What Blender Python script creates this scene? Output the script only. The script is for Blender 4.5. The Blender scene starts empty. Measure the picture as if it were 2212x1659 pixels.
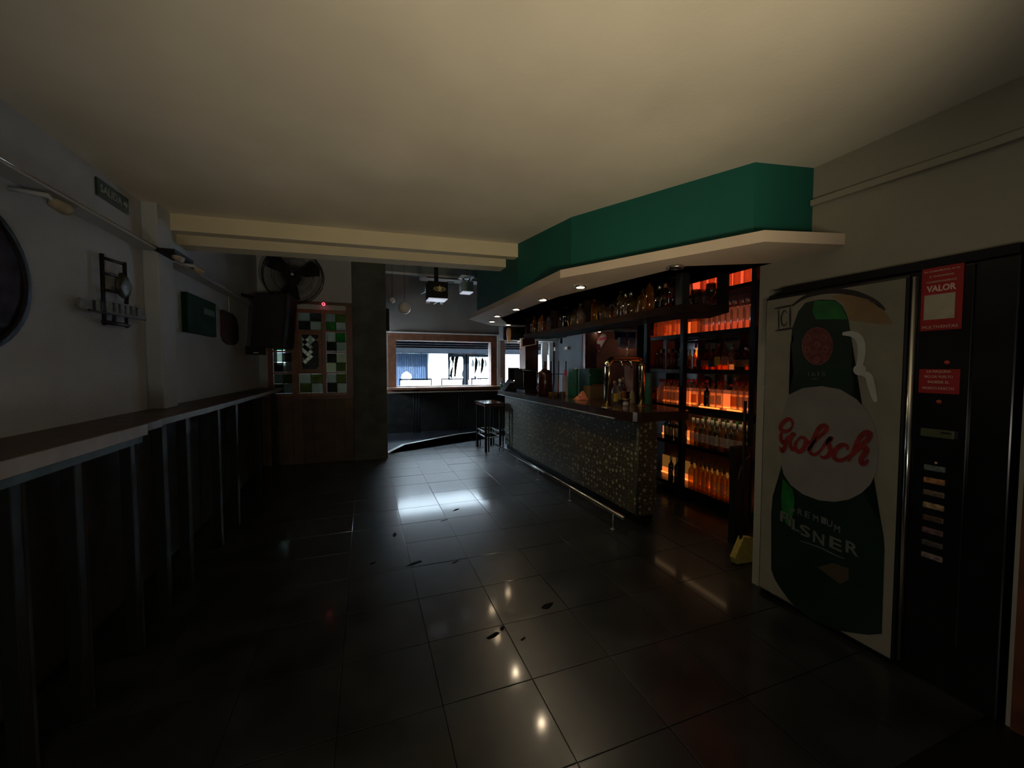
import bpy, bmesh, math, random
from mathutils import Vector, Matrix
random.seed(7)
PI = math.pi
S = bpy.context.scene
COL = S.collection

# ------------------------------------------------------------------ camera
FPX, CX, CY = 855.0, 1106.0, 829.5
PITCH, YAW, EYE = math.radians(2.45), math.radians(20.3), 1.57
FW = Vector((math.sin(YAW)*math.cos(PITCH), math.cos(YAW)*math.cos(PITCH), -math.sin(PITCH)))
RT = Vector((math.cos(YAW), -math.sin(YAW), 0)); UP = RT.cross(FW)
CAMP = Vector((0, 0, EYE))
cd = bpy.data.cameras.new('camera'); cam = bpy.data.objects.new('camera', cd); COL.objects.link(cam)
cd.sensor_fit = 'HORIZONTAL'; cd.sensor_width = 36; cd.lens = 36*FPX/2212; cd.clip_start = .02; cd.clip_end = 200
cam.matrix_world = Matrix((( RT.x, UP.x, -FW.x, 0), (RT.y, UP.y, -FW.y, 0), (RT.z, UP.z, -FW.z, EYE), (0, 0, 0, 1)))
S.camera = cam

# ------------------------------------------------------------------ view, world, lights
S.view_settings.view_transform = 'Standard'; S.view_settings.look = 'None'
S.view_settings.gamma = 1; S.view_settings.use_curve_mapping = False; S.view_settings.exposure = 0
W = bpy.data.worlds.new('sky'); S.world = W; W.use_nodes = True
bgn = W.node_tree.nodes['Background']; bgn.inputs[0].default_value = (.62, .83, 1, 1); bgn.inputs[1].default_value = 75.0
def light(name, kind, loc, energy, color, size=.1, rot=None, **k):
    d = bpy.data.lights.new(name, kind); d.energy = energy; d.color = color
    if kind == 'AREA': d.size = size
    elif kind != 'SUN': d.shadow_soft_size = size
    for a, v in k.items(): setattr(d, a, v)
    o = bpy.data.objects.new(name, d); COL.objects.link(o); o.location = loc
    if rot: o.rotation_euler = rot
    return o
# assumed unseen spot behind the camera, added and aimed up to brighten the ceiling
aim = Vector((.82, 1.95, 2.8))-Vector((.70, -.6, 1.2))
light('assumed_ceiling_spot', 'SPOT', (.70, -.6, 1.2), 175, (1, .80, .50), .15, aim.to_track_quat('-Z', 'Y').to_euler(), spot_size=math.radians(82), spot_blend=1.0)
light('added_fill', 'POINT', (-.35, -.10, .92), 21, (1, .91, .76), .15)  # added fill point that brightens the left wall
# daylight from the street comes in through the windows and an added unseen opening
light('window_portal', 'AREA', (1.8, 9.75, 1.65), 1, (1, 1, 1), 2.4, (PI/2, 0, PI), shape='RECTANGLE', size_y=1.2).data.cycles.is_portal = True
light('window_portal', 'AREA', (4.0, 9.75, 1.65), 1, (1, 1, 1), 1.3, (PI/2, 0, PI), shape='RECTANGLE', size_y=1.1).data.cycles.is_portal = True
light('added_opening_portal', 'AREA', (-1.70, 8.9, 1.9), 1, (1, 1, 1), .6, (PI/2, 0, -PI/2), shape='RECTANGLE', size_y=.8).data.cycles.is_portal = True
light('sun', 'SUN', (0, 14, 8), 300.0, (.93, .97, 1), .02, (math.radians(50), 0, math.radians(25)))
S.cycles.use_denoising = True
S.cycles.max_bounces = 10; S.cycles.diffuse_bounces = 5; S.cycles.glossy_bounces = 4
S.cycles.transparent_max_bounces = 24; S.cycles.sample_clamp_indirect = 6.0
S.cycles.caustics_reflective = False; S.cycles.caustics_refractive = False

# ------------------------------------------------------------------ helpers
def P(px, py, x=None, y=None, z=None):
    """point of the scene on the plane x=, y= or z= that the photograph shows at (px, py)"""
    d = FW + RT*((px-CX)/FPX) - UP*((py-CY)/FPX)
    t = (x/d.x) if x is not None else (y/d.y) if y is not None else ((z-EYE)/d.z)
    return CAMP + d*t

def box(bm, x0, x1, y0, y1, z0, z1, bev=0, rot=0):
    r = bmesh.ops.create_cube(bm, size=1)
    c = Vector(((x0+x1)/2, (y0+y1)/2, (z0+z1)/2))
    M = Matrix.Translation(c) @ Matrix.Rotation(rot, 4, 'Z') @ Matrix.Diagonal((abs(x1-x0), abs(y1-y0), abs(z1-z0), 1))
    bmesh.ops.transform(bm, matrix=M, verts=r['verts'])
    if bev:
        es = list({e for v in r['verts'] for e in v.link_edges})
        bmesh.ops.bevel(bm, geom=es, offset=bev, segments=2, affect='EDGES', profile=.6)
    return bm
def B(x0, x1, y0, y1, z0, z1, bev=0, rot=0): return box(bmesh.new(), x0, x1, y0, y1, z0, z1, bev, rot)
def lathe(bm, prof, n=14, c=(0, 0, 0), a0=0, a1=2*PI, axis='Z'):
    full = abs(a1-a0-2*PI) < 1e-6
    m = n if full else n+1
    rings = []
    for r, z in prof:
        ring = []
        for i in range(m):
            a = a0+(a1-a0)*i/n
            p = (r*math.cos(a), r*math.sin(a), z)
            if axis == 'Y': p = (p[0], p[2], p[1])
            if axis == 'X': p = (p[2], p[0], p[1])
            ring.append(bm.verts.new((p[0]+c[0], p[1]+c[1], p[2]+c[2])))
        rings.append(ring)
    for A, Bq in zip(rings, rings[1:]):
        for i in range(n):
            j = (i+1) % m
            try: bm.faces.new((A[i], A[j], Bq[j], Bq[i]))
            except ValueError: pass
    if full and tuple(prof[0]) != tuple(prof[-1]):
        for R, rv in ((rings[0], True), (rings[-1], False)):
            try: bm.faces.new(R[::-1] if rv else R)
            except ValueError: pass
    for f in bm.faces: f.smooth = True
    return bm
def L(prof, n=14, **k): return lathe(bmesh.new(), prof, n, **k)
def tube(bm, pts, r, n=8, closed=False, flat=None):
    pts = [Vector(p) for p in pts]; rings = []
    m = len(pts)
    for i, p in enumerate(pts):
        a = pts[(i-1) % m] if (closed or i > 0) else p
        b = pts[(i+1) % m] if (closed or i < m-1) else p
        t = (b-a).normalized()
        u = t.cross(Vector((0, 0, 1)))
        if u.length < .2: u = t.cross(Vector((1, 0, 0)))
        u.normalize(); v = t.cross(u)
        rr = r[i] if isinstance(r, (list, tuple)) else r
        rings.append([bm.verts.new(p+u*rr*math.cos(2*PI*k/n+PI/n)+v*rr*math.sin(2*PI*k/n+PI/n)) for k in range(n)])
    seq = list(zip(rings, rings[1:]))+([(rings[-1], rings[0])] if closed else [])
    for A, Bq in seq:
        for k in range(n):
            f = bm.faces.new((A[k], A[(k+1) % n], Bq[(k+1) % n], Bq[k])); f.smooth = n > 4
    if not closed: bm.faces.new(rings[0][::-1]); bm.faces.new(rings[-1])
    return bm
def T(pts, r, n=8, **k): return tube(bmesh.new(), pts, r, n, **k)
def prism(bm, pts, d):
    """polygon of 3-D points, extruded by vector d"""
    d = Vector(d); a = [bm.verts.new(p) for p in pts]; b = [bm.verts.new(Vector(p)+d) for p in pts]
    fs = [bm.faces.new(a[::-1]), bm.faces.new(b)]
    for i in range(len(a)):
        j = (i+1) % len(a); bm.faces.new((a[i], a[j], b[j], b[i]))
    bmesh.ops.triangulate(bm, faces=fs, ngon_method='EAR_CLIP')
    return bm
def PR(pts, d): return prism(bmesh.new(), pts, d)
def ribbon(bm, pts, w, nrm, th, sub=4):
    """smoothed flat brush stroke lying on a plane with normal nrm"""
    pts = [Vector(p) for p in pts]; nrm = Vector(nrm).normalized()
    q = []
    for i in range(len(pts)-1):
        p0 = pts[max(i-1, 0)]; p1 = pts[i]; p2 = pts[i+1]; p3 = pts[min(i+2, len(pts)-1)]
        for s in range(sub):
            t = s/sub
            q.append(.5*((2*p1)+(-p0+p2)*t+(2*p0-5*p1+4*p2-p3)*t*t+(-p0+3*p1-3*p2+p3)*t**3))
    q.append(pts[-1]); prev = None
    for i, p in enumerate(q):
        t = (q[min(i+1, len(q)-1)]-q[max(i-1, 0)]).normalized(); s = t.cross(nrm)
        f = math.sin(PI*min(max(i/(len(q)-1), .04), .96))**.35
        cur = [bm.verts.new(p+s*w/2*f+nrm*th), bm.verts.new(p-s*w/2*f+nrm*th)]
        if prev: bm.faces.new((prev[0], prev[1], cur[1], cur[0]))
        prev = cur
    return bm
ROOT = {}
def obj(name, bm, m, parent=None, kind=None, label=None):
    if isinstance(bm, bpy.types.Mesh): me = bm
    else:
        bmesh.ops.recalc_face_normals(bm, faces=bm.faces)
        if parent is not None:
            off = ROOT.get(parent.name, Vector((0, 0, 0)))
            bmesh.ops.translate(bm, verts=bm.verts, vec=-off)
        me = bpy.data.meshes.new(name); bm.to_mesh(me); bm.free()
        me.materials.append(m)
    o = bpy.data.objects.new(name, me); COL.objects.link(o)
    if parent is not None:
        o.parent = parent; ROOT[o.name] = ROOT.get(parent.name, Vector((0, 0, 0)))
    if kind: o['kind'] = kind
    if label: o['label'] = label
    return o
def struct(name, bm, m, parent=None): return obj(name, bm, m, parent, 'structure')
def thing(name, label, cat, loc=(0, 0, 0), group=None, rz=0):
    o = bpy.data.objects.new(name, None); COL.objects.link(o); o.location = loc; o.rotation_euler = (0, 0, rz)
    o.empty_display_size = .05
    o['label'] = label; o['category'] = cat
    if group: o['group'] = group
    ROOT[o.name] = Vector(loc); return o
def tag(o, label, cat, group=None):
    o['label'] = label; o['category'] = cat
    if group: o['group'] = group
    return o
def solo(name, bm, m, label, cat, group=None):
    """a thing that is one mesh: origin at its base"""
    vs = [v.co for v in bm.verts]
    c = Vector(((min(v.x for v in vs)+max(v.x for v in vs))/2, (min(v.y for v in vs)+max(v.y for v in vs))/2, min(v.z for v in vs)))
    bmesh.ops.translate(bm, verts=bm.verts, vec=-c)
    o = obj(name, bm, m); o.location = c; ROOT[o.name] = c
    return tag(o, label, cat, group)
def copy_tree(o, parent=None):
    c = o.copy(); COL.objects.link(c)
    if parent is not None: c.parent = parent
    for ch in list(o.children): copy_tree(ch, c)
    return c
def textmesh(s, size, depth=.001, width=None, bold=0):
    cu = bpy.data.curves.new('t', 'FONT'); cu.body = s; cu.size = size; cu.extrude = depth; cu.offset = bold
    cu.align_x = 'CENTER'; cu.resolution_u = 3
    o = bpy.data.objects.new('t', cu); COL.objects.link(o)
    bpy.context.view_layer.update()
    me = bpy.data.meshes.new_from_object(o.evaluated_get(bpy.context.evaluated_depsgraph_get()))
    bpy.data.objects.remove(o)
    bm = bmesh.new(); bm.from_mesh(me)
    if width:
        xs = [v.co.x for v in bm.verts]; w = max(xs)-min(xs)
        bmesh.ops.scale(bm, verts=bm.verts, vec=(width/w, 1, 1))
    return bm
def text(name, s, m, base, right, up, size, parent, width=None, bold=0, tiltlabel=None):
    """lettering whose baseline centre is base"""
    bm = textmesh(s, size, .0008, width, bold)
    r = Vector(right).normalized(); u = Vector(up).normalized(); n = r.cross(u)
    M = Matrix(((r.x, u.x, n.x, base[0]), (r.y, u.y, n.y, base[1]), (r.z, u.z, n.z, base[2]), (0, 0, 0, 1)))
    bmesh.ops.transform(bm, matrix=M, verts=bm.verts)
    return obj(name, bm, m, parent, label=tiltlabel)

# ------------------------------------------------------------------ materials
def mat(name, c, rough=.6, metal=0, var=.12, scale=6, bump=0, bscale=60, emit=None, es=0, spec=.5, coat=0, c2=None, trans=0, obj_rand=0, rv=0):
    m = bpy.data.materials.new(name); m.use_nodes = True; nt = m.node_tree; N = nt.nodes; K = nt.links
    b = N['Principled BSDF']; tc = N.new('ShaderNodeTexCoord'); nz = N.new('ShaderNodeTexNoise')
    nz.inputs['Scale'].default_value = scale; nz.inputs['Detail'].default_value = 5
    geo = N.new('ShaderNodeNewGeometry')
    K.new(geo.outputs['Position'], nz.inputs['Vector'])
    mx = N.new('ShaderNodeMix'); mx.data_type = 'RGBA'
    hi = c2 if c2 else tuple(min(1, v*(1+var)) for v in c); lo = c if c2 else tuple(v*(1-var) for v in c)
    mx.inputs[6].default_value = (*lo, 1); mx.inputs[7].default_value = (*hi, 1)
    cr = N.new('ShaderNodeMapRange'); cr.inputs[1].default_value = .35; cr.inputs[2].default_value = .65
    K.new(nz.outputs[0], cr.inputs[0]); K.new(cr.outputs[0], mx.inputs[0])
    out = mx.outputs[2]
    if obj_rand:
        oi = N.new('ShaderNodeObjectInfo'); mr = N.new('ShaderNodeMapRange')
        mr.inputs[3].default_value = 1-obj_rand; mr.inputs[4].default_value = 1+obj_rand
        K.new(oi.outputs['Random'], mr.inputs[0])
        vm = N.new('ShaderNodeVectorMath'); vm.operation = 'SCALE'
        K.new(out, vm.inputs[0]); K.new(mr.outputs[0], vm.inputs['Scale']); out = vm.outputs[0]
    K.new(out, b.inputs['Base Color'])
    b.inputs['Roughness'].default_value = rough; b.inputs['Metallic'].default_value = metal
    b.inputs['Specular IOR Level'].default_value = spec; b.inputs['Coat Weight'].default_value = coat
    b.inputs['Transmission Weight'].default_value = trans
    if rv:
        r2 = N.new('ShaderNodeMapRange'); r2.inputs[3].default_value = rough-rv; r2.inputs[4].default_value = rough+rv
        K.new(nz.outputs[0], r2.inputs[0]); K.new(r2.outputs[0], b.inputs['Roughness'])
    if bump:
        n2 = N.new('ShaderNodeTexNoise'); n2.inputs['Scale'].default_value = bscale; n2.inputs['Detail'].default_value = 3
        K.new(geo.outputs['Position'], n2.inputs['Vector'])
        bp = N.new('ShaderNodeBump'); bp.inputs['Strength'].default_value = bump; bp.inputs['Distance'].default_value = .01
        K.new(n2.outputs[0], bp.inputs['Height']); K.new(bp.outputs[0], b.inputs['Normal'])
    if emit:
        b.inputs['Emission Color'].default_value = (*emit, 1); b.inputs['Emission Strength'].default_value = es
    return m
def glass(name, tint, gloss=.12, body=None, bf=.0):
    """thin coloured glass: tinted see-through, a little gloss, optionally some cloudy body"""
    m = bpy.data.materials.new(name); m.use_nodes = True; nt = m.node_tree; N = nt.nodes; K = nt.links
    N.remove(N['Principled BSDF']); out = N['Material Output']
    tr = N.new('ShaderNodeBsdfTransparent'); gl = N.new('ShaderNodeBsdfGlossy'); gl.inputs['Roughness'].default_value = .06
    lw = N.new('ShaderNodeLayerWeight'); lw.inputs[0].default_value = .35
    nz = N.new('ShaderNodeTexNoise'); nz.inputs['Scale'].default_value = 30
    tc = N.new('ShaderNodeTexCoord'); K.new(tc.outputs['Object'], nz.inputs['Vector'])
    mc = N.new('ShaderNodeMix'); mc.data_type = 'RGBA'
    mc.inputs[6].default_value = (*[v*.85 for v in tint], 1); mc.inputs[7].default_value = (*tint, 1)
    K.new(nz.outputs[0], mc.inputs[0])
    pw = N.new('ShaderNodeMath'); pw.operation = 'POWER'; pw.inputs[1].default_value = 1.4; K.new(lw.outputs['Facing'], pw.inputs[0])
    me_ = N.new('ShaderNodeMix'); me_.data_type = 'RGBA'; me_.inputs[7].default_value = (*[v*.30 for v in tint], 1)
    K.new(pw.outputs[0], me_.inputs[0]); K.new(mc.outputs[2], me_.inputs[6]); K.new(me_.outputs[2], tr.inputs[0])
    mr = N.new('ShaderNodeMapRange'); mr.inputs[3].default_value = gloss*.4; mr.inputs[4].default_value = min(1, gloss*5)
    K.new(lw.outputs['Facing'], mr.inputs[0])
    mix = N.new('ShaderNodeMixShader'); K.new(mr.outputs[0], mix.inputs[0]); K.new(tr.outputs[0], mix.inputs[1]); K.new(gl.outputs[0], mix.inputs[2])
    if body:
        tl = N.new('ShaderNodeBsdfTranslucent'); tl.inputs[0].default_value = (*body, 1)
        m2 = N.new('ShaderNodeMixShader'); m2.inputs[0].default_value = bf
        K.new(mix.outputs[0], m2.inputs[1]); K.new(tl.outputs[0], m2.inputs[2]); mix = m2
    K.new(mix.outputs[0], out.inputs[0]); return m

M = {}
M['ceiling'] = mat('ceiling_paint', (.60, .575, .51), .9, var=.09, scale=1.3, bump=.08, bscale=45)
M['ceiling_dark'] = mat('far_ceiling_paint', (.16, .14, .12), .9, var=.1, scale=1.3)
M['wall_left'] = mat('left_wall_paint', (.36, .39, .42), .85, var=.07, scale=2, bump=.25, bscale=50)
M['wall_right'] = mat('right_wall_paint', (.31, .295, .24), .85, var=.06, scale=2, bump=.2, bscale=50)
M['cream'] = mat('beam_paint', (.55, .50, .36), .8, var=.05, scale=3)
M['gray_wall'] = mat('gray_wall_paint', (.075, .075, .08), .85, var=.08, scale=2)
M['far_wall'] = mat('far_wall_paint', (.185, .15, .13), .85, var=.1, scale=2)
M['concrete'] = mat('concrete', (.075, .08, .07), .9, var=.25, scale=4, bump=.3)
M['pink_wall'] = mat('terracotta_wall', (.30, .115, .085), .85, var=.15, scale=4, bump=.3)
M['wood_dark'] = mat('dark_red_wood', (.10, .032, .016), .45, var=.3, scale=7)
M['wood_frame'] = mat('window_frame_wood', (.16, .06, .03), .4, var=.25, scale=8)
M['wood_brown'] = mat('brown_wood_panel', (.085, .055, .03), .6, var=.3, scale=5, obj_rand=.2)
M['black'] = mat('black_metal', (.008, .008, .009), .55, var=.2, spec=.2)
M['black_gloss'] = mat('black_gloss', (.006, .006, .007), .2, var=.2)
M['plastic'] = mat('black_plastic', (.010, .010, .011), .6, var=.2, spec=.2)
M['chrome'] = mat('chrome', (.75, .73, .68), .16, 1, var=.05)
M['brass'] = mat('polished_brass', (.62, .52, .30), .14, 1, var=.08)
M['steel'] = mat('brushed_steel', (.55, .55, .55), .35, 1, var=.08)
M['teal'] = mat('teal_paint', (0.0, .095, .078), .75, var=.06, scale=3, bump=.1)
M['ledge'] = mat('ledge_paint', (.62, .52, .42), .8, var=.04, scale=3)
M['tile'] = mat('dark_porcelain_tile', (.011, .0122, .0135), .33, var=.5, scale=3.2, spec=.6, obj_rand=.25, rv=.06, coat=.42)
M['tile'].node_tree.nodes['Principled BSDF'].inputs['Coat Roughness'].default_value = .09
M['grout'] = mat('grout', (.006, .006, .006), .35, var=.3, spec=.3)
M['far_floor'] = mat('mottled_step_floor', (.018, .02, .024), .45, var=.5, scale=4)
M['strip'] = mat('pale_step_edge', (.75, .72, .68), .5, var=.1)
M['white'] = mat('white_plastic', (.75, .74, .72), .5, var=.04)
M['glow_white'] = mat('fluorescent_diffuser', (.8, .8, .85), .4, emit=(.85, .85, 1), es=.35)
M['paper'] = mat('off_white_paper', (.40, .37, .28), .8, var=.08, scale=20)
M['red'] = mat('red_card', (.30, .005, .009), .6, var=.1)
M['redtext'] = mat('pale_lettering', (.62, .45, .36), .7, var=.1)
M['poster'] = mat('poster_ground', (.20, .185, .14), .75, var=.10, scale=5)
M['poster2'] = mat('poster_shade', (.17, .155, .12), .75, var=.12, scale=5)
M['poster_tan'] = mat('poster_amber', (.20, .13, .06), .75, var=.15, scale=6)
M['pgreen'] = mat('poster_bottle_green', (.003, .015, .008), .4, var=.3, scale=6)
M['pgreen2'] = mat('poster_bright_green', (.01, .11, .02), .4, var=.35, scale=9)
M['pred'] = mat('poster_red', (.17, .008, .006), .6, var=.3, scale=20)
M['pmed'] = mat('poster_medallion', (.09, .014, .012), .6, var=.4, scale=40)
M['plabel'] = mat('poster_label_disc', (.17, .165, .15), .75, var=.08, scale=6)
M['pclip'] = mat('poster_clip_gray', (.42, .42, .40), .6, var=.12)
M['ptext'] = mat('poster_text', (.09, .10, .09), .7)
M['pblack'] = mat('poster_black_ink', (.012, .010, .012), .7)
M['pale'] = mat('pale_sticker', (.55, .5, .42), .6)
M['mirror'] = mat('mirror', (.85, .85, .88), .04, 1, var=.02)
M['led'] = mat('orange_led', (.9, .4, .1), .5, emit=(1, .22, .035), es=3.0)
M['back1'] = mat('orange_backlit_panel', (.6, .2, .08), .5, emit=(1, .16, .03), es=1.0, var=.05)
M['back2'] = mat('red_orange_backlit_panel', (.6, .15, .08), .5, emit=(1, .10, .035), es=.95, var=.05)
M['back3'] = mat('amber_backlit_panel', (.6, .25, .08), .5, emit=(1, .22, .04), es=.85, var=.05)
M['back_dim'] = mat('dim_fading_glow', (.5, .2, .12), .5, emit=(1, .22, .10), es=.20)  # dim emission imitates the backlight fading upward
M['back_dim2'] = mat('faint_amber_glow', (.4, .25, .08), .5, emit=(1, .40, .07), es=.13)  # faint emission paints the glow above the bottom shelf panel
M['bulb'] = mat('downlight_bulb', (1, 1, 1), .4, emit=(1, .80, .52), es=260)
M['bulb_dim'] = mat('downlight_bulb_dim', (1, 1, 1), .4, emit=(1, .75, .45), es=90)
M['bulb_faint'] = mat('downlight_bulb_faint', (1, 1, 1), .4, emit=(1, .8, .6), es=30)
M['matte'] = mat('matte_black', (.010, .008, .007), .9, var=.2, spec=0)
M['red_led'] = mat('indicator_led', (.8, .1, .1), .4, emit=(1, .10, .16), es=3)
M['green_box'] = mat('green_crate', (.007, .095, .04), .5, var=.15)
M['cloth'] = mat('orange_cloth', (.60, .20, .11), .9, var=.15, scale=30, bump=.5)
M['card'] = mat('brown_cardboard', (.16, .10, .04), .8, var=.15)
M['yellow'] = mat('yellow_bristle', (.33, .26, .05), .9, var=.2, scale=60)
M['pink'] = mat('pink_print', (.75, .10, .18), .6)
M['blue'] = mat('blue_cloth', (.03, .07, .16), .9, var=.2)
M['fabric'] = mat('pale_flag_cloth', (.42, .38, .42), .9, var=.2)
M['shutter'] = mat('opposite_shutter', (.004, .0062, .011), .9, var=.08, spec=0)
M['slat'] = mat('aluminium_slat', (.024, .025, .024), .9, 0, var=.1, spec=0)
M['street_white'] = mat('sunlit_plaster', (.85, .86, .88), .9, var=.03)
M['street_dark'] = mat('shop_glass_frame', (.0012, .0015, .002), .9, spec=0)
M['asphalt'] = mat('pavement', (.5, .5, .5), .9, var=.1)
M['art'] = mat('dark_print', (.030, .02, .024), .9, var=.7, scale=9, spec=.1)
M['green_sign'] = mat('dark_green_sign', (.004, .026, .013), .9, var=.2, spec=.1)
M['exit_green'] = mat('exit_sign_green', (.008, .025, .016), .4)
M['exit_text'] = mat('exit_sign_lettering', (.22, .24, .20), .5)
M['brown_plaque'] = mat('brown_plaque', (.04, .018, .013), .9, var=.4, spec=.1)
M['ledge_wood'] = mat('ledge_top_wood', (.06, .038, .03), .5, var=.4, scale=6)
M['ledge_edge'] = mat('ledge_edge_strip', (.25, .225, .22), .5, var=.1)
M['panel_dark'] = mat('dark_wainscot', (.018, .017, .016), .8, var=.3, spec=.15, obj_rand=.25)
M['gold'] = mat('gold_print', (.26, .22, .09), .5)
M['graybox'] = mat('gray_green_lamp', (.23, .27, .25), .6)
M['amber'] = mat('demijohn_brown', (.035, .010, .006), .2)
G = {}
G['clear'] = glass('clear_glass', (.88, .88, .86), .10, (.9, .8, .75), .10)
G['frost'] = glass('frosted_bottle', (.9, .75, .62), .06, (1, .6, .35), .35)
G['amber'] = glass('amber_glass', (.70, .26, .05), .10)
G['whisky'] = glass('whisky_glass', (.85, .34, .08), .10)
G['dark'] = glass('dark_green_glass', (.05, .10, .03), .12)
G['olive'] = glass('olive_glass', (.50, .46, .12), .12, (.6, .6, .3), .15)
G['yellow'] = glass('yellow_spirit_glass', (.80, .58, .14), .10, (.9, .6, .15), .30)
G['pink'] = glass('pink_spirit_glass', (.85, .22, .22), .10)
G['green'] = glass('green_liquid', (.02, .65, .15), .10, (.0, .6, .12), .5)
G['pane'] = glass('window_glass', (.93, .95, .95), .04)
def paper(name, c, f=.55):
    m = mat(name, c, .7, var=.2, scale=60); nt = m.node_tree; N = nt.nodes; K = nt.links
    tl = N.new('ShaderNodeBsdfTranslucent'); tl.inputs[0].default_value = (*[min(1, v*1.3) for v in c], 1)
    tr = N.new('ShaderNodeBsdfTransparent'); tr.inputs[0].default_value = (*[min(1, v*1.2) for v in c], 1)
    a = N.new('ShaderNodeMixShader'); a.inputs[0].default_value = .5; K.new(tl.outputs[0], a.inputs[1]); K.new(tr.outputs[0], a.inputs[2])
    mx = N.new('ShaderNodeMixShader'); mx.inputs[0].default_value = f
    K.new(N['Principled BSDF'].outputs[0], mx.inputs[1]); K.new(a.outputs[0], mx.inputs[2]); K.new(mx.outputs[0], N['Material Output'].inputs[0]); return m
LB = {'white': paper('white_label', (.70, .60, .50)), 'cream': paper('cream_label', (.55, .42, .25)),
      'black': mat('black_label', (.02, .012, .01), .6), 'red': mat('red_label', (.35, .02, .02), .6), 'yellow': paper('yellow_label', (.8, .6, .06), .3),
      'gold': mat('gold_foil', (.5, .38, .16), .35, .6), 'orange': paper('orange_label', (.8, .35, .12), .7)}
CAPS = {'black': M['plastic'], 'red': mat('red_cap', (.32, .015, .015), .4), 'white': mat('white_cap', (.55, .52, .42), .5),
        'silver': M['steel'], 'brown': mat('brown_cork', (.16, .08, .04), .7), 'green': mat('green_cap', (.02, .12, .04), .4)}
# bubble-pattern bar front
def dots():
    m = bpy.data.materials.new('bubble_pattern_laminate'); m.use_nodes = True; nt = m.node_tree; N = nt.nodes; K = nt.links
    b = N['Principled BSDF']; geo = N.new('ShaderNodeNewGeometry'); sx = N.new('ShaderNodeSeparateXYZ'); K.new(geo.outputs['Position'], sx.inputs[0])
    ad = N.new('ShaderNodeMath'); ad.operation = 'SUBTRACT'; K.new(sx.outputs[1], ad.inputs[0]); K.new(sx.outputs[0], ad.inputs[1])
    cx = N.new('ShaderNodeCombineXYZ'); K.new(ad.outputs[0], cx.inputs[0]); K.new(sx.outputs[2], cx.inputs[1])
    prev = None
    for sc, rad, rnd in ((16, .31, .7), (33, .17, 1.0)):
        v = N.new('ShaderNodeTexVoronoi'); v.voronoi_dimensions = '2D'; v.inputs['Scale'].default_value = sc; v.inputs['Randomness'].default_value = rnd
        K.new(cx.outputs[0], v.inputs['Vector'])
        sep = N.new('ShaderNodeSeparateColor'); K.new(v.outputs['Color'], sep.inputs[0])
        mu = N.new('ShaderNodeMath'); mu.operation = 'MULTIPLY'; mu.inputs[1].default_value = rad; K.new(sep.outputs[0], mu.inputs[0])
        lt = N.new('ShaderNodeMath'); lt.operation = 'LESS_THAN'; K.new(v.outputs['Distance'], lt.inputs[0]); K.new(mu.outputs[0], lt.inputs[1])
        if prev:
            mm = N.new('ShaderNodeMath'); mm.operation = 'MAXIMUM'; K.new(prev, mm.inputs[0]); K.new(lt.outputs[0], mm.inputs[1]); prev = mm.outputs[0]
        else: prev = lt.outputs[0]
    mx = N.new('ShaderNodeMix'); mx.data_type = 'RGBA'; mx.inputs[6].default_value = (.050, .046, .030, 1); mx.inputs[7].default_value = (.34, .31, .21, 1)
    K.new(prev, mx.inputs[0]); K.new(mx.outputs[2], b.inputs['Base Color'])
    r = N.new('ShaderNodeMapRange'); r.inputs[3].default_value = .5; r.inputs[4].default_value = .25; K.new(prev, r.inputs[0]); K.new(r.outputs[0], b.inputs['Roughness'])
    return m
M['dots'] = dots()
M['shade'] = mat('dull_cream_shade', (.30, .26, .19), .7)
M['divider'] = mat('divider_dark_wood', (.016, .008, .006), .8, var=.3, spec=.05)

# ================================================================== SETTING
XL, XR, ZC, ZF = -1.55, 2.62, 2.80, 3.95
fl = struct('floor', B(-6, 7, -3.2, 9.75, -.2, -.004), M['grout'])
tm = None
TX, TY = .4525, .45
for i in range(-4, 8):
    for j in range(-1, 18):
        x0 = .313+i*TX; y0 = 1.323+j*TY
        if x0 < XL-.5 or (x0+TX/2 > 2.9 and y0 < 1.6): continue
        if tm is None:
            t = B(-TX/2+.002, TX/2-.002, -TY/2+.002, TY/2-.002, -.02, 0, .0015)
            tile = obj('tile', t, M['tile'], fl); tm = tile.data
        else: tile = obj('tile', tm, None, fl)
        tile.location = (x0+TX/2, y0+TY/2, random.uniform(-.0006, .0006))
        tile.rotation_euler = (random.gauss(0, .0016), random.gauss(0, .0016), 0)
rs = random.Random(11); dirt = mat('floor_dirt', (.004, .004, .004), .8, var=.5, scale=60, spec=.1)
for px, py, w_, h_ in ((893, 1218, .17, .035), (985, 1101, .13, .03), (852, 1155, .04, .07), (960, 1124, .11, .014), (1065, 1373, .10, .025), (1130, 1380, .06, .015), (1183, 1309, .12, .03), (985, 1214, .09, .02), (1085, 1358, .05, .02), (805, 1217, .06, .02)):
    c = P(px, py, z=0); bmq = bmesh.new(); pts = []
    for i in range(18):
        a = 2*PI*i/18; q = rs.uniform(.35, 1.3); pts.append((c.x+w_*.36*q*math.cos(a), c.y+h_*.7*q*math.sin(a)+.15*w_*math.cos(a), .0008))
    obj('dirt_smear', prism(bmq, pts, (0, 0, .0006)), dirt, fl)
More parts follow.
